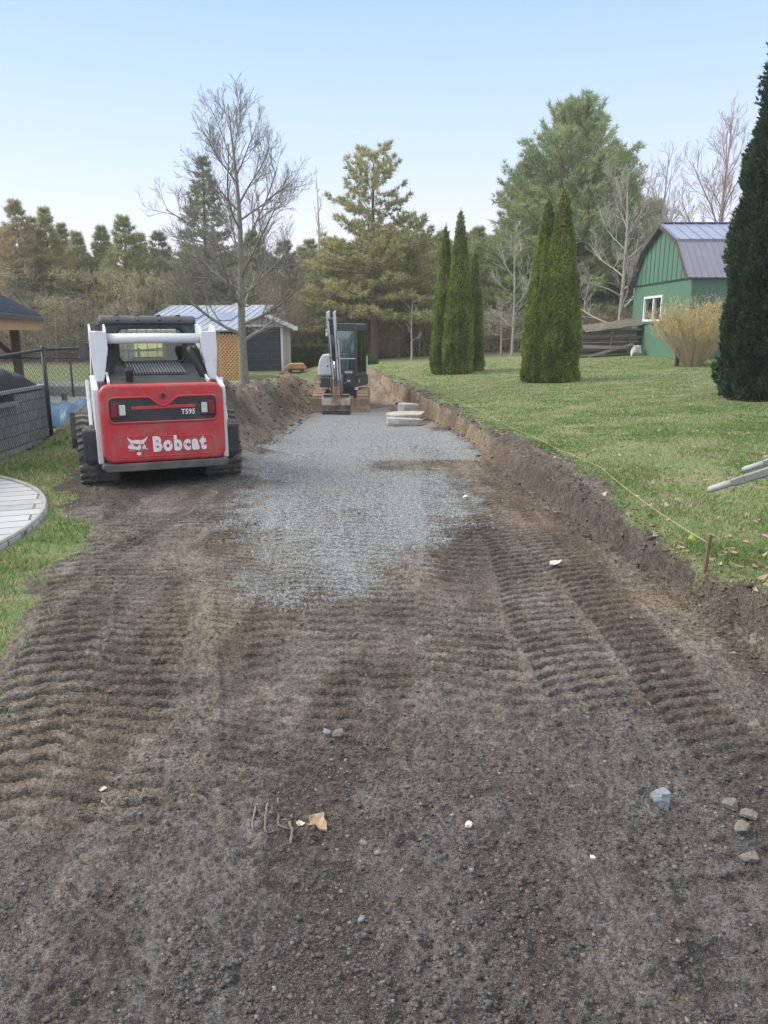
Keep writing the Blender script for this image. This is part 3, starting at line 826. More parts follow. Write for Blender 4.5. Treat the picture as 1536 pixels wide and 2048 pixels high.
    # --- lift arms: two towers, cross tube, arms running forward along the cab
    for s in (-1, 1):
        a = MB()
        P = [(s * .575 - .085, 1.62), (s * .575 - .088, 1.46), (s * .575 - .045 + s * .02, 1.10), (s * .575 + .045 + s * .02, 1.10), (s * .575 + .088, 1.44), (s * .575 + .085, 1.62)]
        a.prism(P, .02, .10, 'y')
        a.prism([(.02, 1.40), (.10, 1.36), (.34, 1.42), (.42, 1.66), (.30, 1.70), (.06, 1.66), (.02, 1.60)], s * .575 - .085, s * .575 - .065, 'x')
        a.prism([(.02, 1.40), (.10, 1.36), (.34, 1.42), (.42, 1.66), (.30, 1.70), (.06, 1.66), (.02, 1.60)], s * .575 + .065, s * .575 + .085, 'x')
        # long arm going forward and down
        a.bar((s * .605, .25, 1.56), (s * .605, 1.25, 1.22), .09, .15, w2=.09, h2=.15)
        a.bar((s * .605, 1.2, 1.25), (s * .605, 2.05, .85), .09, .15, w2=.09, h2=.14)
        a.bar((s * .605, 2.03, .90), (s * .585, 2.25, .36), .09, .14)
        arm = a.build('lift_arm', M_WHITE, T, bevel=.012)
        for dx in (-.075, .075):
            k = MB(); disc(k, s * .575 + dx * 1.17, .20, 1.52, .03, .02, 14); k.build('pivot_pin', M_STEEL, arm)
        # rear link and cylinder
        lk = MB(); lk.prism([(-.02, .66), (.12, .60), (.34, 1.0), (.30, 1.10), (.18, 1.12)], s * .72 - .018, s * .72 + .018, 'x'); lk.build('rear_link', M_WHITE, T, bevel=.008)
        cy = MB(); cy.tube([(s * .545, .45, .85), (s * .56, .38, 1.22)], .042, 14); cyl = cy.build('lift_cylinder', M_WHITE, T, smooth=True)
        cy = MB(); cy.tube([(s * .56, .38, 1.22), (s * .565, .34, 1.46)], .024, 10); cy.build('cylinder_rod', M_CHROME, cyl, smooth=True)
    x = MB(); x.tube([(-.52, .10, 1.545), (.52, .10, 1.545)], .052, 24); x.build('cross_tube', M_WHITE, T, smooth=True)
    # hoses on both sides between cab and towers
    for (p0, p1, p2, p3, rr) in (((-.47, .28, 1.52), (-.45, .34, 1.40), (-.49, .26, 1.24), (-.53, .12, 1.12), .042), ((-.41, .3, 1.52), (-.40, .36, 1.38), (-.45, .3, 1.25), (-.50, .2, 1.12), .036),
                             ((.40, .22, 1.40), (.37, .14, 1.48), (.395, .06, 1.36), (.52, .02, 1.10), .042), ((.45, .24, 1.42), (.43, .16, 1.50), (.45, .10, 1.34), (.53, .06, 1.12), .034)):
        pts = []
        for k in range(13):
            t = k / 12; a = (1 - t) ** 3; b2 = 3 * t * (1 - t) ** 2; c2 = 3 * t * t * (1 - t); d2 = t ** 3
            pts.append(Vector(p0) * a + Vector(p1) * b2 + Vector(p2) * c2 + Vector(p3) * d2)
        h = MB(); h.tube(pts, rr, 10); h.build('hydraulic_hose', M_HOSE, T, smooth=True)
    # --- bucket in front
    bk = MB()
    prof = [(2.15, .62), (2.12, .28), (2.2, .07), (2.42, .0), (2.85, .0), (2.85, .018), (2.45, .022), (2.24, .09), (2.17, .28), (2.18, .62)]
    bk.prism(prof, -.93, .93, 'x')
    for s in (-1, 1): bk.prism([(2.14, .62), (2.12, .28), (2.2, .07), (2.42, .0), (2.84, .0), (2.55, .35), (2.24, .62)], s * .93 - .012, s * .93 + .012, 'x')
    bk.build('bucket', M_GREY, T, bevel=.004)
    return T
track_loader()

# ================================================================== MINI EXCAVATOR
def excavator():
    gx, gy = -1.22, 22.55
    gz = Hs(gx, 22.0)
    T = thing('mini_excavator', 'white and charcoal mini excavator facing the camera with its bucket on the ground', 'excavator', (gx, gy, gz), 0)
    for s in (-1, 1):
        tr = rubber_track('track', T, s * .62, .32, [(-.85, .26, .25), (.85, .26, .25), (0, .25, .24)], pitch=.11, lug=.022, zig=.012, mtl=M_MUDDY)
        f = MB(); f.box((s * .62, 0, .25), (.2, 1.5, .24)); f.build('track_frame', M_MUDDY, tr, bevel=.02)
    u = MB(); u.box((0, 0, .38), (1.0, .9, .18)); u.tube([(0, 0, .45), (0, 0, .62)], .36, 24); u.build('undercarriage', M_GREY, T, bevel=.01)
    b = MB(); prof = [(-1.34, .0), (-1.28, .0), (-1.24, .18), (-1.26, .36), (-1.34, .38), (-1.31, .18)]
    b.prism(prof, -.84, .84, 'x')
    for s in (-1, 1): b.bar((s * .30, -1.26, .2), (s * .30, -.5, .32), .10, .12)
    b.build('dozer_blade', M_MUDDY, T, bevel=.008)
    H = bpy.data.objects.new('house', None)
    ang = R(-12)
    m3 = Euler((0, 0, ang)).to_matrix()
    def HB(): return MB()
    def fin(mb, name, m, par, **k):
        mb.v = [tuple(m3 @ Vector((p[0] * .87, p[1] * .92, p[2]))) for p in mb.v]
        return mb.build(name, m, par, **k)
    bpy.data.objects.remove(H)
    # lower skirt and counterweight
    def plan(zs, x0, x1, y0, y1, r=.22, inset=0):
        P = []
        for ax, ay, a0, rr in ((x1 - r, y0 + r * .6, -90, r * .6), (x1 - r, y1 - r * 1.8, 0, r * 1.8), (x0 + r, y1 - r * 1.8, 90, r * 1.8), (x0 + r, y0 + r * .6, 180, r * .6)):
            for k in range(6):
                a = R(a0 + 18 * k); P.append((max(x0, min(x1, ax + rr * math.cos(a))), ay + rr * math.sin(a)))
        return P
    s = HB(); s.prism(plan(0, -.70, .68, -.72, .95), .62, .92, 'z'); sk = fin(s, 'lower_body', M_CHAR, T, bevel=.03)
    s = HB(); s.prism([(-.70, .94), (-.02, .94), (-.02, 1.55), (-.52, 1.55), (-.64, 1.38), (-.69, 1.15)][::1], -.55, .90, 'y'); hd = fin(s, 'engine_hood', M_WHITE, T, bevel=.05, seg=3)
    s = HB(); s.box((.34, .75, 1.2), (.66, .25, .55)); fin(s, 'rear_cover', M_WHITE, T, bevel=.04)
    s = HB(); s.box((-.34, -.56, 1.22), (.04, .01, .05)); fin(s, 'hood_handle', M_BLACK, hd)
    # cab
    x0, x1, y0, y1, z0, z1 = -.16, .68, -.66, .62, .93, 2.36
    c = HB()
    for (x, y) in ((x0 + .03, y0 + .03), (x1 - .03, y0 + .03), (x0 + .03, y1 - .03), (x1 - .03, y1 - .03)):
        c.box((x, y, (z0 + z1) / 2), (.065, .07, z1 - z0))
    c.box(((x0 + x1) / 2, y0 + .03, z0 + .10), (x1 - x0, .06, .22)); c.box(((x0 + x1) / 2, y1 - .03, z0 + .35), (x1 - x0, .06, .7))
    for x in (x0 + .03, x1 - .03):
        c.box((x, (y0 + y1) / 2, z0 + .05), (.055, y1 - y0, .1)); c.box((x, 0.05, z0 + .7), (.05, .05, 1.4))
    c.box(((x0 + x1) / 2, 0, z0 + .03), (x1 - x0 - .05, 1.2, .06))
    cab = fin(c, 'cab', M_CHAR, T, bevel=.015)
    c = HB(); c.prism([(x0 - .01, z1 - .16), (x1 + .01, z1 - .16), (x1 + .01, z1 + .01), (x1 - .05, z1 + .05), (x0 + .03, z1 + .05), (x0 - .01, z1)], y0 - .02, y1 + .02, 'y'); fin(c, 'cab_roof', M_CHAR, cab, bevel=.03, seg=3)
    c = HB(); c.box(((x0 + x1) / 2, y0 + .01, 1.83), (x1 - x0 - .1, .006, .76)); w = fin(c, 'windscreen', M_GLASSD, cab)
    c = HB(); c.box(((x0 + x1) / 2, y0 - .002, 1.44), (x1 - x0 - .1, .03, .025)); fin(c, 'windscreen_rail', M_PLAINW, w)
    c = HB(); c.box(((x0 + x1) / 2, y0 + .01, 1.28), (x1 - x0 - .1, .006, .28)); fin(c, 'lower_windscreen', M_GLASSD, cab)
    for x in (x0 + .01, x1 - .01):
        c = HB(); c.box((x, 0, 1.65), (.006, 1.15, 1.2)); fin(c, 'side_window', M_GLASSD, cab)
    c = HB(); c.box((.28, .12, 1.30), (.42, .42, .14)); c.box((.28, .33, 1.58), (.40, .10, .5)); c.box((.28, .36, 1.9), (.22, .08, .14)); fin(c, 'operator_seat', M_BLACK, cab, bevel=.03)
    for x in (.06, .50):
        c = HB(); c.tube([(x, -.15, 1.25), (x, -.2, 1.52), (x, -.2, 1.6)], [.03, .014, .022], 8)
        fin(c, 'control_lever', M_GREY, cab)
    c = HB(); c.box((.40, y0 - .008, 1.06), (.26, .006, .06)); fin(c, 'pale_sticker', mat('pink_white_sticker', (.62, .5, .5, 1), .5, var=.1), cab)
    c = HB(); c.box((.42, -.727, .82), (.10, .008, .055)); fin(c, 'white_sticker', M_PLAINW, sk)
    c = HB(); c.box((.30, -.727, .76), (.09, .008, .015)); c.box((.20, -.727, .80), (.05, .008, .02)); fin(c, 'white_mark', M_PLAINW, sk)
    c = HB(); c.box((.688, -.40, .80), (.008, .09, .10)); fin(c, 'blue_white_emblem', mat('blue_white_sticker', (.35, .45, .6, 1), .5, var=.5, scale=40), sk)
    o = text_mesh('E35', .10, 'model_number', M_PLAINW, T, (0, 0, 0), xs=.8, bold=.002)
    o.location = m3 @ Vector((-.52, -.675, .78)); o.rotation_euler = (R(90), 0, ang)
    # boom foot, boom, stick, bucket (nearly straight on)
    BX = -.06
    sw = MB(); sw.prism([(-1.02, .50), (-.60, .50), (-.60, .95), (-.72, 1.0), (-1.0, .86)], BX - .13, BX + .13, 'x')
    sw.build('swing_post', M_GREY, T, bevel=.015)
    cx = -.075
    def rx(z): return BX - (z - .6) * .05                   # leans a little to the left towards its top
    bm_ = MB()
    bm_.bar((rx(.85), -.88, .85), (rx(1.9), -1.25, 1.9), .16, .22, w2=.17, h2=.28); bm_.bar((rx(1.85), -1.23, 1.85), (rx(2.48), -1.95, 2.42), .17, .28, w2=.15, h2=.17)
    for q in (-1, 1): bm_.bar((rx(2.6) + q * .085, -2.12, 2.70), (rx(2.2) + q * .080, -2.02, 2.2), .035, .24)
    boom = bm_.build('boom', M_WHITE, T, bevel=.015)
    st = MB(); st.bar((rx(2.42), -2.12, 2.52), (rx(.85), -1.78, .92), .12, .20, w2=.10, h2=.12)
    stk = st.build('stick', M_CHAR, T, bevel=.01)
    ed = MB()
    for q in (-1, 1): ed.bar((rx(2.45) + q * .075, -2.245, 2.45), (rx(.92) + q * .062, -1.87, .92), .034, .03)
    ed.build('stick_edge', M_WHITE, stk)
    for q in (-1, 1):
        hh = MB(); pts = [(rx(2.3) + q * .10, -2.0, 2.3), (rx(1.6) + q * .115, -1.95, 1.55), (rx(1.0) + q * .10, -1.8, 1.0), (rx(.8) + q * .07, -1.6, .75)]
        hh.tube(pts, .014, 6); hh.build('hydraulic_line', M_STEEL, stk)
        hh = MB(); hh.box((rx(1.5) + q * .10, -2.04, 1.52), (.06, .05, .05)); hh.build('pipe_clamp', M_STEEL, stk, bevel=.006)
    cy = MB(); cy.tube([(rx(2.0), -2.22, 2.1), (rx(1.45), -2.12, 1.45)], .045, 12); cyl = cy.build('bucket_cylinder', M_BLACK, T, smooth=True)
    cy = MB(); cy.tube([(rx(1.45), -2.12, 1.45), (rx(.95), -2.03, .95)], .024, 8); cy.build('cylinder_rod', M_CHROME, cyl, smooth=True)
    lk = MB()
    for q in (-1, 1): lk.bar((BX + q * .14, -1.95, .98), (BX + q * .15, -1.92, .46), .02, .06); lk.bar((BX + q * .07, -2.03, .95), (BX + q * .08, -2.12, .52), .025, .06)
    lk.box((BX, -1.95, .60), (.2, .14, .28)); lk.box((BX, -2.06, .42), (.26, .1, .05))
    lk.build('bucket_linkage', M_MUDDY, T, bevel=.008)
    lp = MB(); lp.tube([(rx(2.1) - .10, -1.7, 2.12), (rx(2.1) - .19, -1.74, 2.12)], .055, 12); lp.box((rx(2.1) - .16, -1.74, 2.22), (.10, .06, .06)); lp.build('work_light', M_PLAINW, boom, bevel=.01)
    bk = MB(); hw = .37; P = []
    for k in range(12):
        a = R(110 + 13.5 * k); P.append((-1.98 + .30 * math.cos(a) * -1 * -1, .28 + .28 * math.sin(a)))
    curve = [(-1.78, .50), (-2.02, .53), (-2.18, .44), (-2.25, .28), (-2.22, .12), (-2.10, .01), (-1.9, .0), (-1.72, .06)]
    inner = [(p[0] + (.02 if p[0] < -2 else .0), p[1] + (.02 if p[1] < .3 else -.02)) for p in curve][::-1]
    bk.prism(curve + inner, BX - hw, BX + hw, 'x')
    for q in (-1, 1): bk.prism(curve, BX + q * hw - .012, BX + q * hw + .012, 'x')
    bkt = bk.build('bucket', mat('bucket_steel', (.28, .26, .24, 1), .38, .5, var=.3, scale=6, dirt=(.15, .11, .08, 1), dscale=3, dlo=.45, dhi=.6), T, bevel=.008)
    e = MB(); e.bar((BX - hw, -2.235, .15), (BX + hw, -2.235, .15), .02, .02); e.bar((BX - hw, -2.17, .075), (BX + hw, -2.17, .075), .02, .02); e.build('wear_strip', M_STEEL, bkt)
    for q in (-1, 1): MB().bar((BX + q * .13, -2.02, .545), (BX + q * (hw - .02), -2.02, .545), .18, .03).build('bucket_top_plate', M_STEEL, bkt, bevel=.006)
excavator()
# ================================================================== BUILDINGS AND BUILT THINGS
def plank_mat(name, c, var=.25, along='z', width=.15, rough=.75, groove=.5, off=0):
    """boards: a groove every `width` metres across, grain along"""
    m = NT(name); tc = m.node('ShaderNodeTexCoord'); sep = m.node('ShaderNodeSeparateXYZ'); m.link(tc.outputs['Object'], sep.inputs[0])
    sc = {'z': (14, 14, 1.2), 'x': (1.2, 14, 14), 'y': (14, 1.2, 14)}[along]
    n = m.noise(1.6, 6, .7, m.coord(sc)); n2 = m.noise(1.1, 4, .6, m.coord())
    acr = {'z': 'X', 'x': 'Z', 'y': 'X'}[along] if not off else off
    col = m.ramp(m.math('ADD', m.math('MULTIPLY', n, .6), m.math('MULTIPLY', n2, .4)), [(.3, tuple(v * (1 - var) for v in c[:3]) + (1,)), (.7, tuple(min(1, v * (1 + var)) for v in c[:3]) + (1,))])
    fr = m.math('FRACT', m.math('DIVIDE', sep.outputs[acr], width))
    g = m.math('LESS_THAN', m.math('ABSOLUTE', m.math('SUBTRACT', fr, .5)), .46)
    col = m.mix(m.math('MULTIPLY', m.math('SUBTRACT', 1.0, g), groove), col, (.02, .02, .02, 1))
    m.color(col); m.rough(rough); m.bump(m.math('ADD', m.math('MULTIPLY', n, .3), g), .4, .01)
    return m.m
M_GREEN = plank_mat('green_painted_siding', (.085, .195, .135, 1), .12, 'z', .4, .6, .25, off='Y')
M_TRIM = mat('brown_trim', (.075, .06, .06, 1), .6, var=.2)
M_ROOFU = mat('sky_tinted_metal_roof', (.21, .26, .38, 1), .38, .3, var=.12, scale=2)  # blue-grey metal with the sky's bluish reflection put into its colour
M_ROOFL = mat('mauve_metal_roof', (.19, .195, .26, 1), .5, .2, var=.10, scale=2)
M_CONC = mat('concrete', (.42, .41, .38, 1), .85, var=.2, scale=5, bump=.3)
M_WFRAME = mat('white_window_frame', (.72, .74, .76, 1), .5, var=.04)
M_DARKIN = mat('dark_interior', (.02, .02, .02, 1), .9, var=.3)
M_CEDAR = plank_mat('new_cedar_wood', (.52, .27, .12, 1), .22, 'x', .14, .7, .2)
M_OLDW = plank_mat('weathered_grey_wood', (.17, .14, .12, 1), .45, 'x', .4, .85, .0)

def barn():
    x0, Y0, Y1, x1 = 10.9, 28.0, 34.4, 20.0
    zb, ze, zk, zr = .42, 3.3, 4.66, 5.42
    T = thing('barn', 'green gambrel roofed barn with white framed slider window behind the lawn', 'barn', (x0, Y0, zb))
    O = Vector((x0, Y0, zb))
    def P(x, y, z): return (x - x0, y - Y0, z - zb)
    yk0, yk1, ym = Y0 + 1.25, Y1 - 1.25, (Y0 + Y1) / 2
    w = MB()
    wy0, wy1, wz0, wz1 = 30.75, 32.85, 1.87, 2.80
    # gable wall with an opening for the window
    t = .12
    def wallquad(ya, yb, za, zb_): w.box(P(x0 + t / 2, (ya + yb) / 2, (za + zb_) / 2), (t, yb - ya, zb_ - za))
    wallquad(Y0, wy0, zb, ze); wallquad(wy1, Y1, zb, ze); wallquad(wy0, wy1, zb, wz0); wallquad(wy0, wy1, wz1, ze)
    w.box(P((x0 + x1) / 2, Y0 + t / 2 - .002, (zb + ze) / 2), (x1 - x0 - .01, t, ze - zb)); w.box(P((x0 + x1) / 2, Y1 - t / 2 + .002, (zb + ze) / 2), (x1 - x0 - .01, t, ze - zb))
    wall = w.build('wall', M_GREEN, T)
    g = MB(); g.prism([P(0, a, b)[1:] for a, b in ((Y0, ze + .002), (Y1, ze + .002), (yk1, zk), (ym, zr), (yk0, zk))], -.03, .10, 'x')
    gab = g.build('gable', M_GREEN, T)
    s = MB()
    for k in range(1, 13):
        y = Y0 + (Y1 - Y0) * k / 13
        top = I(y, [Y0, yk0, ym, yk1, Y1], [ze, zk, zr, zk, ze]) - .05
        s.box(P(x0 - .036, y, (ze + top) / 2), (.012, .035, top - ze))
    s.box(P(x0 - .036, (Y0 + Y1) / 2, ze + .02), (.02, Y1 - Y0, .05)); s.build('seam', mat('dark_green_seam', (.015, .05, .035, 1), .7), gab)
    f = MB(); yc, zc = (wy0 + wy1) / 2, (wz0 + wz1) / 2
    for y in (wy0 + .04, wy1 - .04): f.box(P(x0 - .01, y, zc), (.10, .10, wz1 - wz0 + .08))
    f.box(P(x0 - .012, yc, wz0 + .01), (.11, wy1 - wy0, .09)); f.box(P(x0 - .012, yc, wz1 - .01), (.11, wy1 - wy0, .09)); f.box(P(x0 - .005, yc - .05, zc), (.08, .12, wz1 - wz0 - .05))
    win = f.build('window', M_WFRAME, T, bevel=.008)
    f = MB(); f.box(P(x0 + .03, yc, zc), (.01, wy1 - wy0, wz1 - wz0)); f.build('pane', M_WINDOW, win)
    f = MB(); f.box(P(x0 + .6, yc, zc - .2), (.05, 2.6, 1.6)); f.box(P(x0 + .45, yc - .4, zc - .2), (.1, .2, .5)); f.build('dark_interior', M_DARKIN, win)
    f = MB(); f.box(P(x0 - .03, yc, wz0 - .09), (.08, wy1 - wy0 + .1, .05)); f.build('sill', M_GREEN, win)
    c = MB(); c.box(P((x0 + x1) / 2, (Y0 + Y1) / 2, zb - .12), (x1 - x0 - .1, Y1 - Y0 - .1, .45)); c.build('foundation', M_CONC, T)
    ov = .22
    def slope(name, a, b, m, rib, up):
        mb = MB(); (ya, za), (yb, zb2) = a, b
        d = Vector((0, yb - ya, zb2 - za)).normalized(); n = Vector((0, -d.z, d.y));
        if n.z < 0: n = -n
        xa, xb_ = x0 - ov, x1 + ov
        lo = [Vector(P(xa, ya, za)), Vector(P(xb_, ya, za)), Vector(P(xb_, yb, zb2)), Vector(P(xa, yb, zb2))]
        mb.add(lo + [p + n * .05 for p in lo], [(0, 1, 2, 3), (7, 6, 5, 4), (0, 4, 5, 1), (1, 5, 6, 2), (2, 6, 7, 3), (3, 7, 4, 0)])
        o = mb.build(name, m, T)
        r = MB(); x = xa + .06
        while x < xb_:
            A = Vector(P(x, ya, za)) + n * .06; B = Vector(P(x, yb, zb2)) + n * .06
            r.bar(A, B, .03, .035, up=n); x += rib
        r.build('standing_seam', m, o); return o
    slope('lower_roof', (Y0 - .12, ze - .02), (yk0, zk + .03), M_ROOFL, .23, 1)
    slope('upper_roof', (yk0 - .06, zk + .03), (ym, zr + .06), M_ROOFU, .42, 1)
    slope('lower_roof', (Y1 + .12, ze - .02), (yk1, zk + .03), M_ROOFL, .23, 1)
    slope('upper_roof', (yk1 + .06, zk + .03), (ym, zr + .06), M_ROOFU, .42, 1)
    tr = MB(); pts = [(Y0 - .12, ze - .02), (yk0 - .03, zk), (ym, zr + .04), (yk1 + .03, zk), (Y1 + .12, ze - .02)]
    for a, b in zip(pts, pts[1:]): tr.bar(P(x0 - ov - .012, a[0], a[1] - .03), P(x0 - ov - .012, b[0], b[1] - .03), .03, .13, up=(1, 0, 0)) if False else tr.bar(P(x0 - ov - .012, a[0], a[1] - .03), P(x0 - ov - .012, b[0], b[1] - .03), .03, .13)
    tr.build('roof_edge_trim', M_TRIM, T)
    tr = MB(); tr.box(P((x0 + x1) / 2, yk0 - .10, zk + .01), (x1 - x0 + 2 * ov, .05, .12)); tr.box(P((x0 + x1) / 2, ym, zr + .12), (x1 - x0 + 2 * ov, .3, .03)); tr.build('ridge_cap', M_ROOFL, T)
barn()

def garage():
    # gable end with the roller door faces the camera, turned a little
    c0 = atY(583, 742, 34.5); zb = -.42
    T = thing('garage', 'grey board garage with a dark panelled overhead door', 'garage', (c0.x, 34.5, zb), R(9))
    W, L, ze, zr = 4.25, 6.5, 2.15, 3.05
    w = MB(); t = .12
    dx0, dx1, dz1 = -2.95, -.42, 2.05
    w.box((-.21 + .0, t / 2, ze / 2), (.42, t, ze)); w.box((-(W + 2.95) / 2, t / 2, ze / 2), (W - 2.95, t, ze)); w.box(((dx0 + dx1) / 2, t / 2, (ze + dz1) / 2), (dx1 - dx0, t, ze - dz1))
    w.box((-t / 2, L / 2 + t, ze / 2), (t, L, ze)); w.box((-W + t / 2, L / 2 + t, ze / 2), (t, L, ze)); w.box((-W / 2, L + t * 1.5, ze / 2), (W, t, ze))
    w.prism([(-W, ze), (0, ze), (-W / 2, zr)], 0, t, 'y')
    w.build('wall', plank_mat('grey_brown_siding', (.40, .375, .345, 1), .18, 'z', .2, .8, .5), T)
    m_pe = mat('slate_panel_edge', (.10, .11, .13, 1), .5, var=.1)
    d = MB(); d.box(((dx0 + dx1) / 2, .10, dz1 / 2), (dx1 - dx0, .05, dz1)); door = d.build('overhead_door', mat('dark_slate_paint', (.045, .050, .065, 1), .5, var=.1), T)
    for r in range(4):
        for k in range(5):
            p = MB(); x = dx0 + .30 + k * .485; z = .27 + r * .5
            for a, b in (((x - .17, z - .13), (x + .17, z - .13)), ((x - .17, z + .13), (x + .17, z + .13)), ((x - .17, z - .13), (x - .17, z + .13)), ((x + .17, z - .13), (x + .17, z + .13))):
                p.bar((a[0], .07, a[1]), (b[0], .07, b[1]), .022, .022)
            p.build('raised_panel', m_pe, door)
    f = MB(); f.box((dx1 + .03, -.01, dz1 / 2 + .03), (.10, .05, dz1 + .06)); f.box((dx0 - .03, -.01, dz1 / 2 + .03), (.10, .05, dz1 + .06)); f.box(((dx0 + dx1) / 2, -.012, dz1 + .05), (dx1 - dx0 + .16, .05, .09)); f.box(((dx0 + dx1) / 2, -.03, -.02), (dx1 - dx0 + .16, .08, .08)); f.build('door_trim', M_WFRAME, T)
    r = MB(); ov = .32
    for s in (0, 1):
        xa = .28 if s == 0 else -W - .28; za = ze - .14
        a = Vector((xa, -ov, za)); b = Vector((-W / 2, -ov, zr + .03)); n = Vector((0, L + 2 * ov, 0)); u = Vector((0, 0, .05))
        r.add([a, b, b + n, a + n, a + u, b + u, b + n + u, a + n + u], [(0, 1, 2, 3), (7, 6, 5, 4), (0, 4, 5, 1), (1, 5, 6, 2), (2, 6, 7, 3), (3, 7, 4, 0)])
    roof = r.build('roof', mat('pale_metal_roof', (.33, .37, .44, 1), .4, .3, var=.15, scale=1.5), T)
    f = MB(); f.bar((.29, -ov - .02, ze - .19), (-W / 2, -ov - .02, zr - .02), .03, .17); f.bar((-W - .29, -ov - .022, ze - .19), (-W / 2, -ov - .022, zr - .02), .03, .17); f.box((.20, -ov + .03, ze - .16), (.22, .12, .16)); f.build('fascia', M_WFRAME, roof)
    sl = MB(); sl.box((-W / 2, 3, -.12), (W + .05, 6.6, .22)); sl.build('concrete_slab', M_CONC, T)
garage()

def lean_to():
    a = atY(487, 663, 28.6); b = atY(268, 663, 29.6)
    zb = Hs(a.x, 28.6) - .05
    T = thing('open_shed', 'low timber shed under a pale metal roof beside the garage', 'shed', (a.x, 28.6, zb), math.atan2(b.y - a.y, b.x - a.x) + math.pi)
    L = (b - a).length; ze = a.z - zb
    # local: x from -L..0 along the eave, y away from camera
    D = 3.2; rise = .98
    r = MB(); p = [Vector((-L - .1, -.25, ze)), Vector((.0, -.25, ze)), Vector((.0, D, ze + rise)), Vector((-L - .1, D, ze + rise))]; u = Vector((0, -.01, .05))
    r.add(p + [q + u for q in p], [(0, 3, 2, 1), (4, 5, 6, 7), (0, 1, 5, 4), (1, 2, 6, 5), (2, 3, 7, 6), (3, 0, 4, 7)])
    roof = r.build('roof', mat('galvanised_roof', (.30, .345, .42, 1), .38, .35, var=.22, scale=.9), T)
    rb = MB(); x = -L
    while x < 0:
        rb.bar(p[0] + Vector((x + L + .12, 0, .06)), p[3] + Vector((x + L + .12, 0, .06)), .03, .03); x += .3
    rb.build('roof_rib', mat('galvanised_rib', (.34, .39, .46, 1), .4, .3, var=.1), roof)
    bl = MB(); bl.box((-L * .62, 1.6, ze + .62), (.75, .9, .02), (R(17), 0, 0)); bl.box((-L * .30, 1.4, ze + .56), (.9, 1.0, .02), (R(17), 0, 0)); bl.build('blue_roof_panel', mat('blue_panel', (.20, .27, .42, 1), .25, .2, var=.1), roof)
    w = MB(); w.box((-L / 2 - .55, -.10, ze / 2), (L - 1.2, .08, ze)); 
    w.build('plywood_wall', mat('yellow_plywood', (.72, .58, .27, 1), .75, var=.15, scale=14), T)
    ps = MB()
    for x in (-.05, -1.05): ps.box((x, -.02, ze / 2), (.11, .11, ze))
    ps.box((-.55, -.02, ze - .30), (1.0, .09, .12)); ps.build('post', M_CEDAR, T)
    la = MB(); n = 16; W = .86; H = ze + .05
    k = -H
    def clip(x0, z0, s):
        pts = []
        for t in (0, 1):
            pass
        # line z = z0 + s*(x-x0) inside [-W-.1,-.1]x[-.1,ze-.1]
        xa, xb_ = -W - .12, -.12; za_, zb_ = -.12, ze - .08
        c = []
        for xx in (xa, xb_):
            zz = z0 + s * (xx - x0)
            if za_ <= zz <= zb_: c.append((xx, zz))
        for zz in (za_, zb_):
            xx = x0 + (zz - z0) / s
            if xa < xx < xb_: c.append((xx, zz))
        return c[:2] if len(c) >= 2 else None
    for s in (1, -1):
        z = -2.5
        while z < 4.5:
            c = clip(-.5, z, s)
            if c: la.bar((c[0][0], -.10 - .012 * s, c[0][1]), (c[1][0], -.10 - .012 * s, c[1][1]), .012, .052)
            z += .135
    la.build('lattice_panel', mat('orange_cedar_lattice', (.58, .33, .16, 1), .75, var=.2, scale=10), T)
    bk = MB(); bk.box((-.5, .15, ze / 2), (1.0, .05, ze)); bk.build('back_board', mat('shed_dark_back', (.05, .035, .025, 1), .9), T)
lean_to()

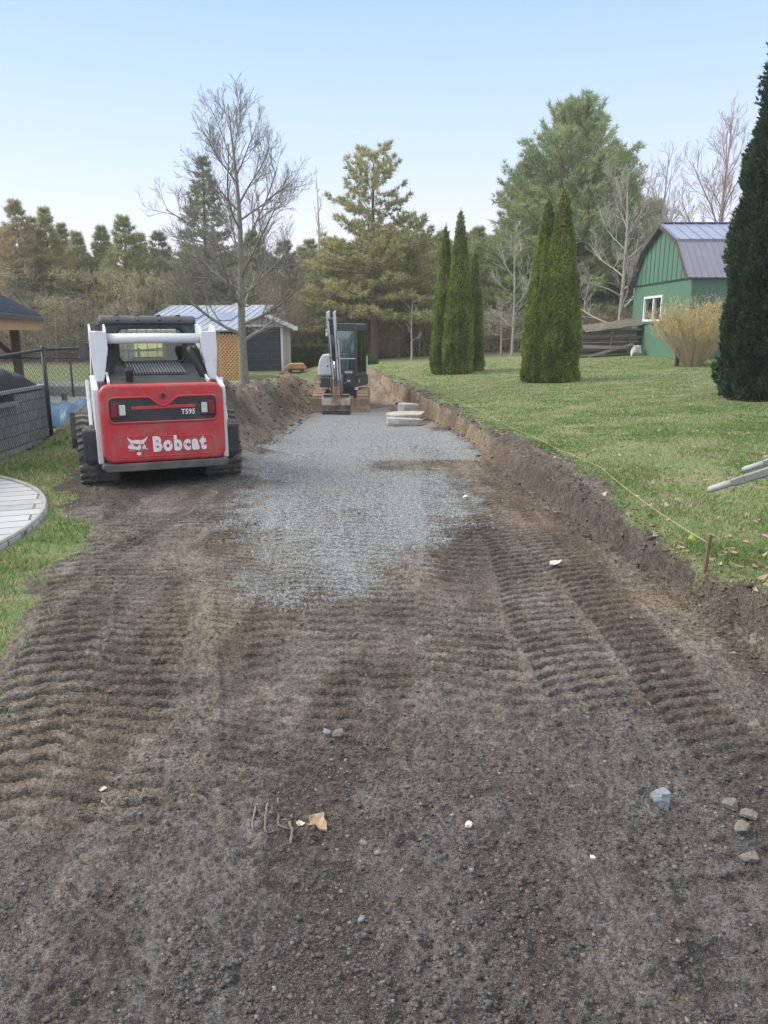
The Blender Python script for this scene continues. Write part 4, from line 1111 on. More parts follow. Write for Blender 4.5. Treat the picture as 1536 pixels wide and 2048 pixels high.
def gazebo():
    zb = -.1
    T = thing('gazebo', 'timber gazebo with ribbed dark metal roof at the left edge', 'gazebo', (-6.85, 13.9, zb), R(17))
    h = 1.86 - zb; L = 5.0; D = 6.4; RS = 1.6
    # hip roof; the corner at local (0,0), reaching to -x and +y; the front eave turned so that it drops to the right
    r = MB(); ap = Vector((-L / 2, D / 2, h + RS)); q = [Vector((0, 0, h)), Vector((0, D, h)), Vector((-L, D, h)), Vector((-L, 0, h))]
    u = Vector((0, 0, -.05))
    for k in range(4): r.add([q[k], q[(k + 1) % 4], ap, q[k] + u, q[(k + 1) % 4] + u, ap + u], [(0, 1, 2), (5, 4, 3), (0, 3, 4, 1)])
    roof = r.build('roof', mat('dark_metal_roof', (.035, .045, .065, 1), .35, .4, var=.15, scale=2), T)
    rb = MB()
    for k in range(1, 24):
        t = k / 24; x = -L * t
        m = min(t, 1 - t) * 2
        top = Vector((x, D / 2 * m, h + RS * m)); rb.bar((x, 0, h + .02), top + Vector((0, 0, .02)), .035, .03)
        y = D * t; top = Vector((-L / 2 * m, y, h + RS * m)); rb.bar((0, y, h + .02), top + Vector((0, 0, .02)), .035, .03)
    rb.bar(q[0] + Vector((0, 0, .03)), ap + Vector((0, 0, .03)), .06, .03); rb.build('roof_rib', mat('metal_rib', (.06, .08, .11, 1), .3, .4), roof)
    f = MB()
    f.box((-L / 2, .10, h - .20), (L - .1, .06, .22)); f.box((-.08, D / 2, h - .20), (.06, D - .15, .22)); f.build('fascia_beam', mat('stained_beam', (.42, .24, .14, 1), .7, var=.2, scale=6), T)
    g = MB(); g.box((-L / 2, .02, h - .06), (L, .06, .08)); g.box((-.0, D / 2, h - .06), (.06, D, .08)); g.build('gutter', M_BLACK, T)
    mw = mat('dark_stained_timber', (.10, .065, .05, 1), .75, var=.25, scale=6)
    for (x, y) in ((-.62, .5), (-.62, D - .5), (-L + .5, .5), (-L + .5, D - .5)):
        p = MB(); p.box((x, y, (h - .25) / 2), (.20, .20, h - .25)); po = p.build('post', mw, T, bevel=.01)
        p = MB(); p.bar((x - .75, y, h - .28), (x - .08, y, h - .95), .10, .12)
        if y < 1: p.bar((x, y + .75, h - .28), (x, y + .08, h - .95), .10, .12)
        p.build('knee_brace', mw, po)
gazebo()

def stone_mat():
    m = NT('stone_block_wall'); tc = m.node('ShaderNodeTexCoord'); sep = m.node('ShaderNodeSeparateXYZ'); m.link(tc.outputs['Object'], sep.inputs[0])
    cb = m.node('ShaderNodeCombineXYZ'); m.link(sep.outputs['Y'], cb.inputs[0]); m.link(sep.outputs['Z'], cb.inputs[1])
    ds = m.node('ShaderNodeMixRGB', blend_type='ADD'); ds.inputs[0].default_value = .03
    nz = m.node('ShaderNodeTexNoise', i_Scale=5.0); m.link(tc.outputs['Object'], nz.inputs[0]); m.link(cb.outputs[0], ds.inputs[1]); m.link(nz.outputs[1], ds.inputs[2])
    br = m.node('ShaderNodeTexBrick', i_Scale=1.0); br.inputs['Brick Width'].default_value = .30; br.inputs['Row Height'].default_value = .135; br.inputs['Mortar Size'].default_value = .010
    br.inputs['Color1'].default_value = (.28, .285, .295, 1); br.inputs['Color2'].default_value = (.44, .45, .46, 1); br.inputs['Mortar'].default_value = (.07, .07, .07, 1); br.squash = .6; br.squash_frequency = 2
    br.inputs['Bias'].default_value = -.1
    m.link(ds.outputs[0], br.inputs['Vector']); co = m.coord()
    m.color(m.mix(.5, br.outputs[0], m.ramp(m.noise(14, 6, .7, co), [(.3, (.18, .185, .19, 1)), (.7, (.46, .47, .48, 1))]))); m.rough(.9)
    m.bump(m.math('ADD', m.math('MULTIPLY', br.outputs['Fac'], -1.2), m.noise(22, 6, .7, co)), .9, .03)
    return m.m
def stone_kitchen():
    T = thing('stone_block_wall', 'grey stone block outdoor counter behind the chain link fence', 'stone wall', (-4.70, 6.75, 0))
    w = MB(); w.box((-.35, 1.0, .30), (.7, 4.0, .68)); w.box((-.351, 3.45, .35), (.7, .94, .84)); w.box((-.42, 1.0, .71), (.56, 4.0, .16)); w.build('stone_base', stone_mat(), T, bevel=.01)
    c = MB(); c.box((-.36, 1.45, .815), (.78, 4.98, .045)); c.build('countertop', mat('grey_counter_slab', (.36, .37, .38, 1), .6, var=.15, bump=.2), T, bevel=.008)
    c = MB(); c.box((-.02, .98, .665), (.16, 3.98, .045)); c.build('ledge', mat('grey_ledge_slab', (.33, .34, .35, 1), .6, var=.15, bump=.2), T, bevel=.006)
    c = MB(); c.box((-.135, 2.55, .74), (.02, .75, .10)); c.build('niche_shade_plate', M_BLACK, T)  # flat black plate standing for the shade inside an open niche
    # covered grill on the low part
    g = MB(); n, m_ = 40, 26; P = []
    for i in range(n):
        for j in range(m_):
            u = i / (n - 1); v = j / (m_ - 1)
            y = 2.65 + 1.05 * (u * 2 - 1); x = -.38 + .36 * (v * 2 - 1)
            prof = (1 - abs(u * 2 - 1) ** 3) ** .5 * (1 - abs(v * 2 - 1) ** 5) ** .5
            P.append((x, y, .84 + .30 * prof * (.62 + .38 * (1 - abs(u * 2 - 1))) + .022 * math.sin(z_ := (u * 34 + 3 * math.sin(v * 5))) * prof))
    F = [(i * m_ + j, i * m_ + j + 1, (i + 1) * m_ + j + 1, (i + 1) * m_ + j) for i in range(n - 1) for j in range(m_ - 1)]
    gm = MB().add([(x, y, z) for x, y, z in P], F)
    o = gm.build('grill_cover', mat('black_grill_cover', (.025, .027, .032, 1), .45, var=.2), None, smooth=True); o.location = (-4.70, 6.75, 0)
    tag(o, 'black wrinkled cover draped on the grey stone counter', 'grill cover')
stone_kitchen()

def chain_mesh_mat():
    m = NT('black_chain_link_wire'); m.color((.02, .022, .025, 1)); m.rough(.5); return m.m
M_FENCE = chain_mesh_mat()
def chain_fence(name, label, pts, h, gate=False, cell=.055, group=None, wire=.0022, posts_at=None, pr=.028):
    """posts, top rail and a woven wire mesh running along a poly-line of ground points"""
    o0 = Vector((pts[0][0], pts[0][1], Hs(*pts[0])))
    T = thing(name, label, 'fence', o0, group=group)
    G = [Vector((x, y, Hs(x, y))) - o0 for x, y in pts]
    top = [p + Vector((0, 0, h)) for p in G]
    for p, q in zip(G, top):
        k = MB(); k.tube([p - Vector((0, 0, .15)), q + Vector((0, 0, .03))], pr, 10); po = k.build('post', M_BLACK, T, smooth=True)
        k = MB(); k.tube([q + Vector((0, 0, .03)), q + Vector((0, 0, .055))], [pr * 1.15, pr * .5], 10); k.build('post_cap', M_BLACK, po)
    for a, b in zip(top, top[1:]):
        k = MB(); k.tube([a, b], .02, 8); k.build('top_rail', M_BLACK, T, smooth=True)
    w = MB()
    for (a, b, ta, tb) in zip(G, G[1:], top, top[1:]):
        L = (Vector((b.x - a.x, b.y - a.y, 0))).length; hh = h - .05
        n = int((L + hh) / cell)
        for s in (0, 1):
            for k in range(n):
                u0 = k * cell - (hh if s == 0 else 0); 
                if s == 0: e0 = (u0, 0); e1 = (u0 + hh, hh)
                else: e0 = (u0, 0); e1 = (u0 - hh, hh)
                (ua, va), (ub, vb) = e0, e1
                # clip to 0..L
                def cut(p, q):
                    (ua, va), (ub, vb) = p, q
                    if ua < 0 and ub < 0 or ua > L and ub > L: return None
                    def at(u): t = (u - ua) / (ub - ua); return (u, va + (vb - va) * t)
                    P1 = at(0) if ua < 0 else (at(L) if ua > L else p); P2 = at(0) if ub < 0 else (at(L) if ub > L else q)
                    return P1, P2
                r = cut(e0, e1)
                if not r: continue
                def W(p): 
                    t = p[0] / L; base = a.lerp(b, t); return base + Vector((0, 0, .03 + p[1]))
                A, B = W(r[0]), W(r[1])
                d = (B - A)
                if d.length < .01: continue
                w.tube([A, B], wire, 3, cap=False)
    w.build('wire_mesh', M_FENCE, T)
    return T
chain_fence('chain_link_fence', 'black chain link fence in front of the stone counter left of the loader', [(-4.62, 5.6), (-4.62, 8.05), (-4.62, 10.5), (-4.62, 12.4), (-4.62, 14.6), (-4.62, 17.0)], 1.17)
chain_fence('low_fence', 'low black fence behind the chain link fence by the blue tarp', [(-6.5, 15.6), (-5.9, 14.5), (-5.35, 13.6)] if False else [(-8.9, 17.0), (-6.9, 17.0), (-6.15, 17.0)], .95, cell=.12, wire=.003, pr=.022)

def patio():
    m = NT('pale_paver_planks'); tc = m.node('ShaderNodeTexCoord'); mp = m.node('ShaderNodeMapping'); mp.inputs['Rotation'].default_value = (0, 0, R(-20)); m.link(tc.outputs['Object'], mp.inputs[0])
    br = m.node('ShaderNodeTexBrick', i_Scale=1.0); br.inputs['Brick Width'].default_value = 1.1; br.inputs['Row Height'].default_value = .21; br.inputs['Mortar Size'].default_value = .010
    br.inputs['Color1'].default_value = (.33, .35, .37, 1); br.inputs['Color2'].default_value = (.44, .465, .49, 1); br.inputs['Mortar'].default_value = (.09, .09, .09, 1)
    m.link(mp.outputs[0], br.inputs['Vector']); co = m.coord((1, 6, 1))
    n = m.noise(5, 6, .7, co); n2 = m.noise(2.5, 5, .7, m.coord())
    col = m.mix(m.ramp(n, [(.35, .4), (.6, 0.0)]), br.outputs[0], (.25, .25, .25, 1)); col = m.mix(m.ramp(n2, [(.55, 0.0), (.75, .6)]), col, (.22, .18, .14, 1))
    m.color(col); m.rough(.8); m.bump(m.math('ADD', m.math('MULTIPLY', br.outputs['Fac'], -1), m.math('MULTIPLY', n, .4)), .6, .01)
    cx, cy, r = -5.62, 5.45, 2.86
    P = MB(); n_ = 96
    poly = [(r * math.cos(2 * math.pi * k / n_), r * math.sin(2 * math.pi * k / n_)) for k in range(n_)]
    P.prism(poly, -.06, .075, 'z')
    o = P.build('patio', m.m, None, bevel=.008); o.location = (cx, cy, 0)
    tag(o, 'round patio of pale plank shaped pavers at the left edge', 'patio', kind='structure')
    e = MB(); pts = [((r - .02) * math.cos(2 * math.pi * k / n_), (r - .02) * math.sin(2 * math.pi * k / n_), .083) for k in range(n_ + 1)]
    e.tube(pts, .018, 6, cap=False); e.build('edge_course', mat('grey_edge', (.3, .3, .3, 1), .8), o)
    e = MB(); pts = [(1.95 * math.cos(2 * math.pi * k / n_), 1.95 * math.sin(2 * math.pi * k / n_), .074) for k in range(n_ + 1)]
    e.tube(pts, .008, 4, cap=False); e.build('inner_ring_joint', M_BLACK, o)
patio()

def behind_fence():
    # concrete pad, tarp, short post
    z = Hs(-7.2, 17)
    s = MB(); s.box((0, 0, 0), (5.0, 1.6, .30)); o = s.build('concrete_pad', M_CONC, None, bevel=.02); o.location = (-7.3, 18.2, z + .16); tag(o, 'pale concrete pad seen through the chain link fence', 'concrete pad', kind='structure')
    s = MB(); s.box((0, 0, 0), (4.6, 3.4, .10)); o = s.build('gravel_strip', mat('pale_gravel', (.40, .39, .37, 1), .9, var=.5, scale=40, bump=.8), None); o.location = (-7.5, 15.6, z + .05); tag(o, 'pale gravel strip behind the chain link fence', 'gravel', kind='structure')
    n = 40; P = []
    for i in range(n):
        for j in range(n):
            u = i / (n - 1) * 2 - 1; v = j / (n - 1) * 2 - 1
            rr = max(abs(u), abs(v)); e = max(0, 1 - rr ** 3)
            zz = .34 * e ** .6 + .06 * mnoise.noise((u * 3, v * 3, 1)) * (e + .2) + .03 * math.sin(u * 13 + v * 6 + 2 * mnoise.noise((u * 2, v * 2, 4)))
            P.append((u * .75 + .05 * mnoise.noise((u * 2, v * 2, 7)), v * .75, max(0.0, zz)))
    F = [(i * n + j, (i + 1) * n + j, (i + 1) * n + j + 1, i * n + j + 1) for i in range(n - 1) for j in range(n - 1)]
    t = MB().add(P, F).build('tarp', mat('blue_tarp', (.05, .14, .26, 1), .45, var=.3, scale=4), None, smooth=True); t.location = (-5.55, 13.1, Hs(-5.55, 13.1) + .0)
    tag(t, 'crumpled blue tarp lying behind the chain link fence', 'tarp')
    p = MB(); p.tube([(0, 0, -.1), (.01, 0, .15), (0, .01, .36)], [.06, .055, .05], 9); o = p.build('stub_post', M_BLACK, None, smooth=True); o.location = (-6.15, 14.7, Hs(-6.15, 14.7)); tag(o, 'short dark stub post standing behind the blue tarp', 'post')
behind_fence()

# ---- broken slabs of limestone lying on the gravel
def rock(name, label, cat, loc, size, rz, seed, m, rn=.10, group=None, sub=3, par=None):
    import bmesh
    bm = bmesh.new(); bmesh.ops.create_cube(bm, size=2); bmesh.ops.subdivide_edges(bm, edges=bm.edges, cuts=7, use_grid_fill=True)
    rs = random.Random(seed)
    planes = [(Vector((rs.uniform(-1, 1), rs.uniform(-1, 1), rs.uniform(-.5, .8))).normalized(), rs.uniform(.70, 1.0)) for _ in range(9)]
    for v in bm.verts:
        p = v.co.copy()
        for nrm, d in planes:
            k = p.dot(nrm) - d
            if k > 0: p -= nrm * k
        nz = mnoise.fractal(p * 2.2 + Vector((seed, 0, 0)), 1, 2, 4)
        p += p.normalized() * nz * rn
        v.co = Vector((p.x * size[0] / 2, p.y * size[1] / 2, p.z * size[2] / 2))
    me = bpy.data.meshes.new(name); bm.to_mesh(me); bm.free(); me.materials.append(m)
    o = bpy.data.objects.new(name, me); COL.objects.link(o); o.location = loc; o.rotation_euler = (0, 0, rz)
    return tag(o, label, cat, group)
M_LIME = mat('pale_limestone', (.38, .37, .35, 1), .85, var=.22, scale=5, bump=.9, bscale=14, dirt=(.25, .2, .15, 1), dscale=4, dlo=.5, dhi=.7)
def slab(label, x, y, sx, sy, th, rz, seed, tilt=(0, 0)):
    rs = random.Random(seed); n = 9; P = []
    for k in range(n):
        a = 2 * math.pi * (k + rs.uniform(-.25, .25)) / n; c, s_ = math.cos(a), math.sin(a)
        q = 1 / max(abs(c), abs(s_)) ** .8 * rs.uniform(.86, 1.0); P.append((c * q * sx / 2, s_ * q * sy / 2))
    m = MB(); lay = [(0, .93), (th * .32, 1.0), (th * .36, .955), (th * .93, .97), (th, .90)]; vs = []
    for z, k in lay:
        off = (rs.uniform(-.01, .01), rs.uniform(-.01, .01)); vs += [(p[0] * k * rs.uniform(.975, 1.01) + off[0], p[1] * k * rs.uniform(.975, 1.01) + off[1], z + rs.uniform(-.006, .006)) for p in P]
    fs = [tuple(range(n - 1, -1, -1)), tuple((len(lay) - 1) * n + k for k in range(n))]
    for i in range(len(lay) - 1):
        for k in range(n): k2 = (k + 1) % n; fs.append((i * n + k, i * n + k2, (i + 1) * n + k2, (i + 1) * n + k))
    o = m.add(vs, fs).build('limestone_slab', M_LIME, None, bevel=.008); o.location = (x, y, Hs(x, y) - .01); o.rotation_euler = (tilt[0], tilt[1], rz); tag(o, label, 'rock')
slab('front pale limestone slab lying on the crushed stone by the bank', .42, 16.6, .86, .62, .17, .15, 3, (-.06, .05))
slab('middle flat limestone slab just behind the front one', .50, 17.7, .98, .7, .22, -.1, 9, (.03, -.03))
slab('smallest limestone block lying behind the two flat slabs', .58, 18.9, .52, .45, .38, .3, 14, (0, .06))

def old_board_pile():
    x0, x1, Y = 8.0, 10.65, 33.0
    zb = Hs(9.4, Y) - .02
    T = thing('lumber_pile', 'weathered stack of old grey boards beside the green barn', 'lumber pile', (x0, Y, zb))
    L = x1 - x0 + .3
    rs = random.Random(5)
    for k in range(13):
        z = .08 + k * .085 * (1 if k < 11 else 1); xs = rs.uniform(-.05, .25); sl = rs.uniform(-.01, .03)
        for d in range(3):
            b = MB(); y = d * .26 + rs.uniform(-.06, .06)
            b.bar((xs + rs.uniform(-.1, .1), y, z), (L - rs.uniform(0, .3), y + rs.uniform(-.05, .05), z + sl + .05), .22, .05 + rs.uniform(0, .03))
            b.build('board', M_OLDW if (k + d) % 3 else mat_w2, T)
    for x in (.12, 1.5, 2.3):
        b = MB(); b.bar((x, -.22, -.05), (x + .12, -.16, 1.15), .07, .09); b.build('upright_post', M_OLDW, T)
    b = MB(); b.bar((.6, -.32, .02), (2.5, -.3, .55), .05, .10); b.bar((.0, -.3, .45), (1.9, -.35, .40), .05, .12); b.build('leaning_board', mat_w2, T)
    s = MB(); n = 14; P = []
    for i in range(n):
        for j in range(8):
            u = i / (n - 1); v = j / 7; P.append((.45 + u * 2.45, -.30 + v * .95, 1.02 + .36 * u * .9 + .28 * v ** .7 + .015 * math.sin(u * 20)))
    F = [(i * 8 + j, (i + 1) * 8 + j, (i + 1) * 8 + j + 1, i * 8 + j + 1) for i in range(n - 1) for j in range(7)]
    o = MB().add(P, F).build('roofing_sheet', mat('mossy_sheet', (.13, .115, .10, 1), .9, var=.4, scale=8, bump=.5), T); so = o.modifiers.new('s', 'SOLIDIFY'); so.thickness = .03
mat_w2 = plank_mat('silvery_old_board', (.30, .27, .25, 1), .4, 'x', .5, .85, .0)
old_board_pile()
rock('white_stone', 'white block standing at the foot of the green barn corner', 'stone', (10.45, 32.2, Hs(10.45, 32.2) + .18), (.46, .3, .48), .3, 21, mat('white_block', (.6, .6, .58, 1), .8, var=.1))
def post_at(px, Y, h, label):
    p = atY(px, 700, Y); z = Hs(p.x, Y)
    o = MB().box((0, 0, h / 2 - .05), (.12, .12, h + .1)).box((0, 0, h), (.16, .16, .04)).build('wooden_post', M_TRIM, None, bevel=.01); o.location = (p.x, Y, z); tag(o, label, 'post')
post_at(1356, 25.5, .62, 'short dark wooden post standing left of the yellow bush')
post_at(1369, 26.6, .35, 'stubby dark post just behind the yellow bush stems')
def lumber():
    p = atY(592, 735, 33); z = Hs(p.x, 33)
    T = thing('plank_stack', 'small stack of fresh orange planks beside the garage corner', 'planks', (p.x, 33, z), R(4))
    for k in (-1, 1): MB().box((k * .26, 0, .10), (.10, 1.0, .2)).build('dark_bearer', M_TRIM, T)
    for k in range(4): MB().box((.02 * k - .03, -.1 + .04 * k, .225 + k * .05), (.95 - .12 * k, .9, .042), (0, 0, .03 * k)).build('plank', M_CEDAR, T)
lumber()

# ---- stakes, string line, ribbons
def stakes():
    P = [(1.93, 4.36), (2.02, 7.0), (1.78, 13.6), (1.45, 20.0), (-.12, 31.0)]
    hs = [.24, .10, .12, .10, .35]
    mw = mat('stake_wood', (.16, .11, .08, 1), .8, var=.3)
    labs = ['thin brown wooden stake by the lime ribbon near the lawn edge', None, None, None, 'far wooden stake with yellow ribbon at the end of the bank']
    tops = []
    for (x, y), h, lab in zip(P, hs, labs):
        z = Hs(x, y); tops.append(Vector((x, y, z + h * .8)))
        if lab:
            o = MB().bar((0, 0, -.08), (.015, 0, h), .018, .018, w2=.014).build('stake', mw, None); o.location = (x, y, z); tag(o, lab, 'stake')
    s = MB(); pts = []
    for a, b in zip(tops, tops[1:]):
        for k in range(8): t = k / 8; q = a.lerp(b, t); q.z = max(q.z - .03 * math.sin(math.pi * t), Hs(q.x, q.y) + .035); pts.append(q)
    pts.append(tops[-1]); o0 = pts[0].copy()
    s.tube([p - o0 for p in pts], .0018, 5); o = s.build('string_line', mat('pale_yellow_string', (.42, .40, .28, 1), .9), None); o.location = o0; tag(o, 'pale yellow string stretched along the lawn edge above the bank', 'string line')
    lime = mat('lime_ribbon', (.45, .68, .10, 1), .6)
    def ribbon(p, sz, lab):
        m = MB(); rs = random.Random(3)
        for k in range(5):
            a = rs.uniform(0, 6); l = sz * rs.uniform(.7, 1.1)
            m.add([(-.008 * sz / .05, 0, .005), (.008 * sz / .05, 0, .005), (.35 * l * math.cos(a) + .010, .3 * l * math.sin(a), -l), (.35 * l * math.cos(a) - .012, .3 * l * math.sin(a) + .004, -l * .9)], [(0, 1, 2, 3)])
        o = m.build('ribbon', lime, None); o.location = p; sm = o.modifiers.new('s', 'SOLIDIFY'); sm.thickness = .001; tag(o, lab, 'ribbon')
    q = tops[0].lerp(tops[1], .045); ribbon(q + Vector((-.05, 0, .02)), .04, 'lime green ribbon tied on the string by the near stake')
    ribbon(tops[-1] + Vector((0, -.02, .08)), .22, 'yellow ribbon tied to the far stake at the end of the bank')
stakes()

def cart_handles():
    """pair of metal handles reaching in over the lawn; the cart itself stands outside the frame"""
    a1 = Vector((1.64, 3.76, .80)); d = Vector((.60, -.46, .36)).normalized(); side = Vector((.61, .79, 0)).normalized()
    T = thing('hand_cart', 'grey metal hand cart with two handles reaching over the lawn at the right', 'hand cart', (a1.x, a1.y, Hs(a1.x, a1.y)))
    o0 = T.location.copy(); M = mat('brushed_grey_metal', (.26, .28, .29, 1), .38, .5, var=.15, scale=12, dirt=(.2, .19, .17, 1)); MG = mat('pale_grey_grip', (.33, .35, .34, 1), .6, var=.12, scale=20)
    for k, s in enumerate((0, .70)):
        p = a1 + side * s - o0
        g = MB(); g.tube([p, p + d * .005, p + d * .02, p + d * .13], [.009, .015, .0175, .0175], 14); gr = g.build('grip', MG, T, smooth=True)
        b = MB(); b.bar(p + d * .12, p + d * .185, .036, .036, w2=.044, h2=.044); b.build('hex_bracket', M, T, bevel=.006)
        r = MB(); r.bar(p + d * .18, p + d * 1.35, .034, .040, w2=.04, h2=.075); r.build('handle_rail', M, T, bevel=.006)
    e0 = a1 + d * 1.3 - o0; e1 = e0 + side * .7
    f = MB(); f.bar(e0, e1, .05); f.bar(e0 + d * -.4, e1 + d * -.4, .03)
    f.bar(e0, Vector((e0.x + .1, e0.y - .1, .0)), .04); f.bar(e1, Vector((e1.x + .1, e1.y - .1, .05)), .04); f.build('leg_frame', M, T, bevel=.005)
    t = MB(); c = (e0 + e1) / 2 + Vector((d.x, d.y, 0)) * .3; t.box(c, (.6, .62, .2), (0, 0, math.atan2(side.y, side.x))); t.build('tray', M, T, bevel=.03)
    w = MB(); c2 = c + Vector((d.x, d.y, 0)) * .3; c2.z = .17; w.tube([c2 - side * .04, c2 + side * .04], .2, 20); w.build('wheel', M_RUBBER, T)
cart_handles()
# ================================================================== TREES AND PLANTS
M_BARKG = mat('grey_bark', (.20, .185, .155, 1), .9, var=.35, scale=14, bump=.6)
M_BARKP = mat('pale_bark', (.36, .34, .30, 1), .9, var=.35, scale=12, bump=.5)
M_BARKB = mat('brown_bark', (.15, .115, .09, 1), .9, var=.35, scale=12, bump=.5)
M_TWIGR = mat('reddish_twigs', (.36, .28, .25, 1), .85, var=.25, scale=6)
M_OLIVE = leafmat('olive_pine_needles', [(0, (0.172, 0.181, 0.085, 1)), (.5, (0.344, 0.353, 0.163, 1)), (.85, (0.550, 0.532, 0.266, 1)), (1, (0.650, 0.498, 0.275, 1))], trans=.38, nscale=.6)
M_WPINE = leafmat('blue_green_pine_needles', [(0, (0.126, 0.173, 0.090, 1)), (.5, (0.278, 0.355, 0.173, 1)), (.85, (0.438, 0.504, 0.248, 1)), (1, (0.539, 0.549, 0.276, 1))], trans=.38, nscale=.5)
M_SPRUCE = leafmat('grey_green_spruce_needles', [(0, (0.127, 0.159, 0.103, 1)), (.6, (0.270, 0.309, 0.198, 1)), (1, (0.429, 0.444, 0.285, 1))], trans=.38, nscale=.8)
M_RUST = leafmat('rusty_spruce_needles', [(0, (0.174, 0.192, 0.107, 1)), (.45, (0.330, 0.339, 0.183, 1)), (.7, (0.454, 0.346, 0.215, 1)), (1, (0.628, 0.330, 0.215, 1))], trans=.38, nscale=.35)
M_YPINE = leafmat('yellow_green_pine_needles', [(0, (0.146, 0.171, 0.079, 1)), (.5, (0.317, 0.344, 0.159, 1)), (1, (0.489, 0.489, 0.251, 1))], trans=.38, nscale=.6)
M_CEDARL = leafmat('yellow_green_cedar_sprays', [(0, (0.072, 0.115, 0.029, 1)), (.45, (0.190, 0.259, 0.062, 1)), (.8, (0.357, 0.424, 0.100, 1)), (1, (0.485, 0.466, 0.143, 1))], trans=.15, nscale=1.6)  # yellow-green leaf colour of the slim lawn cedars
M_CEDARD = leafmat('backlit_dark_cedar_sprays', [(0, (0.018, 0.037, 0.022, 1)), (.5, (0.043, 0.077, 0.043, 1)), (.85, (0.075, 0.125, 0.062, 1)), (1, (0.106, 0.150, 0.069, 1))], trans=.12, nscale=2.2)  # dark green, with the shade of the backlit side put into the colour
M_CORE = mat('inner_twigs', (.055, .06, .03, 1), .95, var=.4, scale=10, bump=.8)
M_FORS = leafmat('yellow_blossom', [(0, (.46, .36, .14, 1)), (.6, (.58, .47, .19, 1)), (1, (.55, .50, .30, 1))], trans=.3)
M_STRAWT = mat('straw_twigs', (.46, .38, .27, 1), .85, var=.3, scale=10)

def needles(P, D, n, length, width, spread, g, jit=.0):
    """n thin triangles fanned round the direction at every point"""
    P = np.repeat(P, n, 0); D = np.repeat(D, n, 0)
    d = D + spread * g.normal(size=D.shape); d /= np.linalg.norm(d, axis=1)[:, None] + 1e-9
    s = np.cross(d, g.normal(size=D.shape)); s /= np.linalg.norm(s, axis=1)[:, None] + 1e-9
    L = length * g.uniform(.6, 1.25, (len(P), 1)); W = width * g.uniform(.7, 1.3, (len(P), 1))
    P = P + jit * g.normal(size=P.shape)
    V = np.stack([P - s * W * .5, P + s * W * .5, P + d * L], 1).reshape(-1, 3)
    return V, np.arange(len(V)).reshape(-1, 3)

def conifer(h, z0, rad, seed, dz=.45, nb=5, elev=(10, 35), tuft=8, nl=.28, nw=.035, spread=.6, trunk_r=.16, twigs=7, mleaf=None, mbark=None, dens=1.0, lean=0.0):
    g = np.random.default_rng(seed); rs = random.Random(seed)
    tk = MB(); cr = MB()
    pts = []
    for k in range(9):
        t = k / 8; pts.append((lean * t * h + .05 * h * .1 * math.sin(t * 5 + seed), .04 * math.cos(t * 4 + seed), h * t * .985 - .15 * (k == 0)))
    tk.tube(pts, [trunk_r * (1 - t / 8) ** .8 + .012 for t in range(9)], 9)
    def axis(z):
        t = z / h; return Vector((lean * z + .005 * h * math.sin(t * 5 + seed), .04 * math.cos(t * 4 + seed), z))
    P = []; D = []
    z = z0
    while z < h * .985:
        t = (z - z0) / (h - z0); L0 = rad(t)
        n = max(3, int(round(nb * (1 if t < .8 else .7))))
        a0 = rs.uniform(0, 6.28)
        for k in range(n):
            if rs.random() > dens: continue
            az = a0 + 2 * math.pi * k / n + rs.uniform(-.3, .3); L = L0 * rs.uniform(.7, 1.15)
            el = R(elev[0] + (elev[1] - elev[0]) * t + rs.uniform(-8, 8))
            o = axis(z + rs.uniform(-.15, .15) * dz); d = Vector((math.cos(az) * math.cos(el), math.sin(az) * math.cos(el), math.sin(el)))
            m = 5; q = [o]
            for i in range(m):
                dd = (d + Vector((0, 0, .10 * (i - 1.2)))).normalized(); q.append(q[-1] + dd * (L / m))
            r0 = max(.008, trunk_r * .22 * (L / max(.5, rad(0))) * (1 - .4 * t))
            tk.tube(q, [r0 * (1 - .8 * i / m) + .003 for i in range(m + 1)], 4, cap=False)
            nt = max(3, int(twigs * (L / max(.6, rad(0))) ** .7 + 1))
            for i in range(nt):
                s = .25 + .75 * (i + rs.random() * .6) / nt; s = min(s, 1)
                j = min(m - 1, int(s * m)); f = s * m - j; base = q[j].lerp(q[j + 1], f)
                for sd in (-1, 1):
                    tl = L * (.34 * (1.15 - s) + .08) * rs.uniform(.6, 1.2)
                    lat = Vector((-math.sin(az), math.cos(az), 0)) * sd
                    td = (d * .75 + lat * .8 + Vector((0, 0, rs.uniform(-.1, .25)))).normalized()
                    nn = max(1, int(tl / (nl * .8)))
                    for e in range(nn):
                        pt = base + td * (tl * (e + 1) / nn); P.append(pt); D.append(td)
            P.append(q[-1]); D.append(d)
        z += dz * (1 - .35 * t) * rs.uniform(.85, 1.15)
    P.append(axis(h * .97)); D.append(Vector((0, 0, 1)))
    P = np.array([tuple(p) for p in P]); D = np.array([tuple(p) for p in D])
    V, F = needles(P, D + np.array([0, 0, .25]), tuft, nl, nw, spread, g, jit=nl * .12)
    cr.tris(V, F)
    return tk, cr
def conifer_thing(name, label, cat, loc, tk, cr, mb, ml, rz=0, group=None, sc=1.0):
    T = thing(name, label, cat, loc, rz, group); T.scale = (sc, sc, sc)
    tk.build('trunk', mb, T); cr.build('crown', ml, T); return T

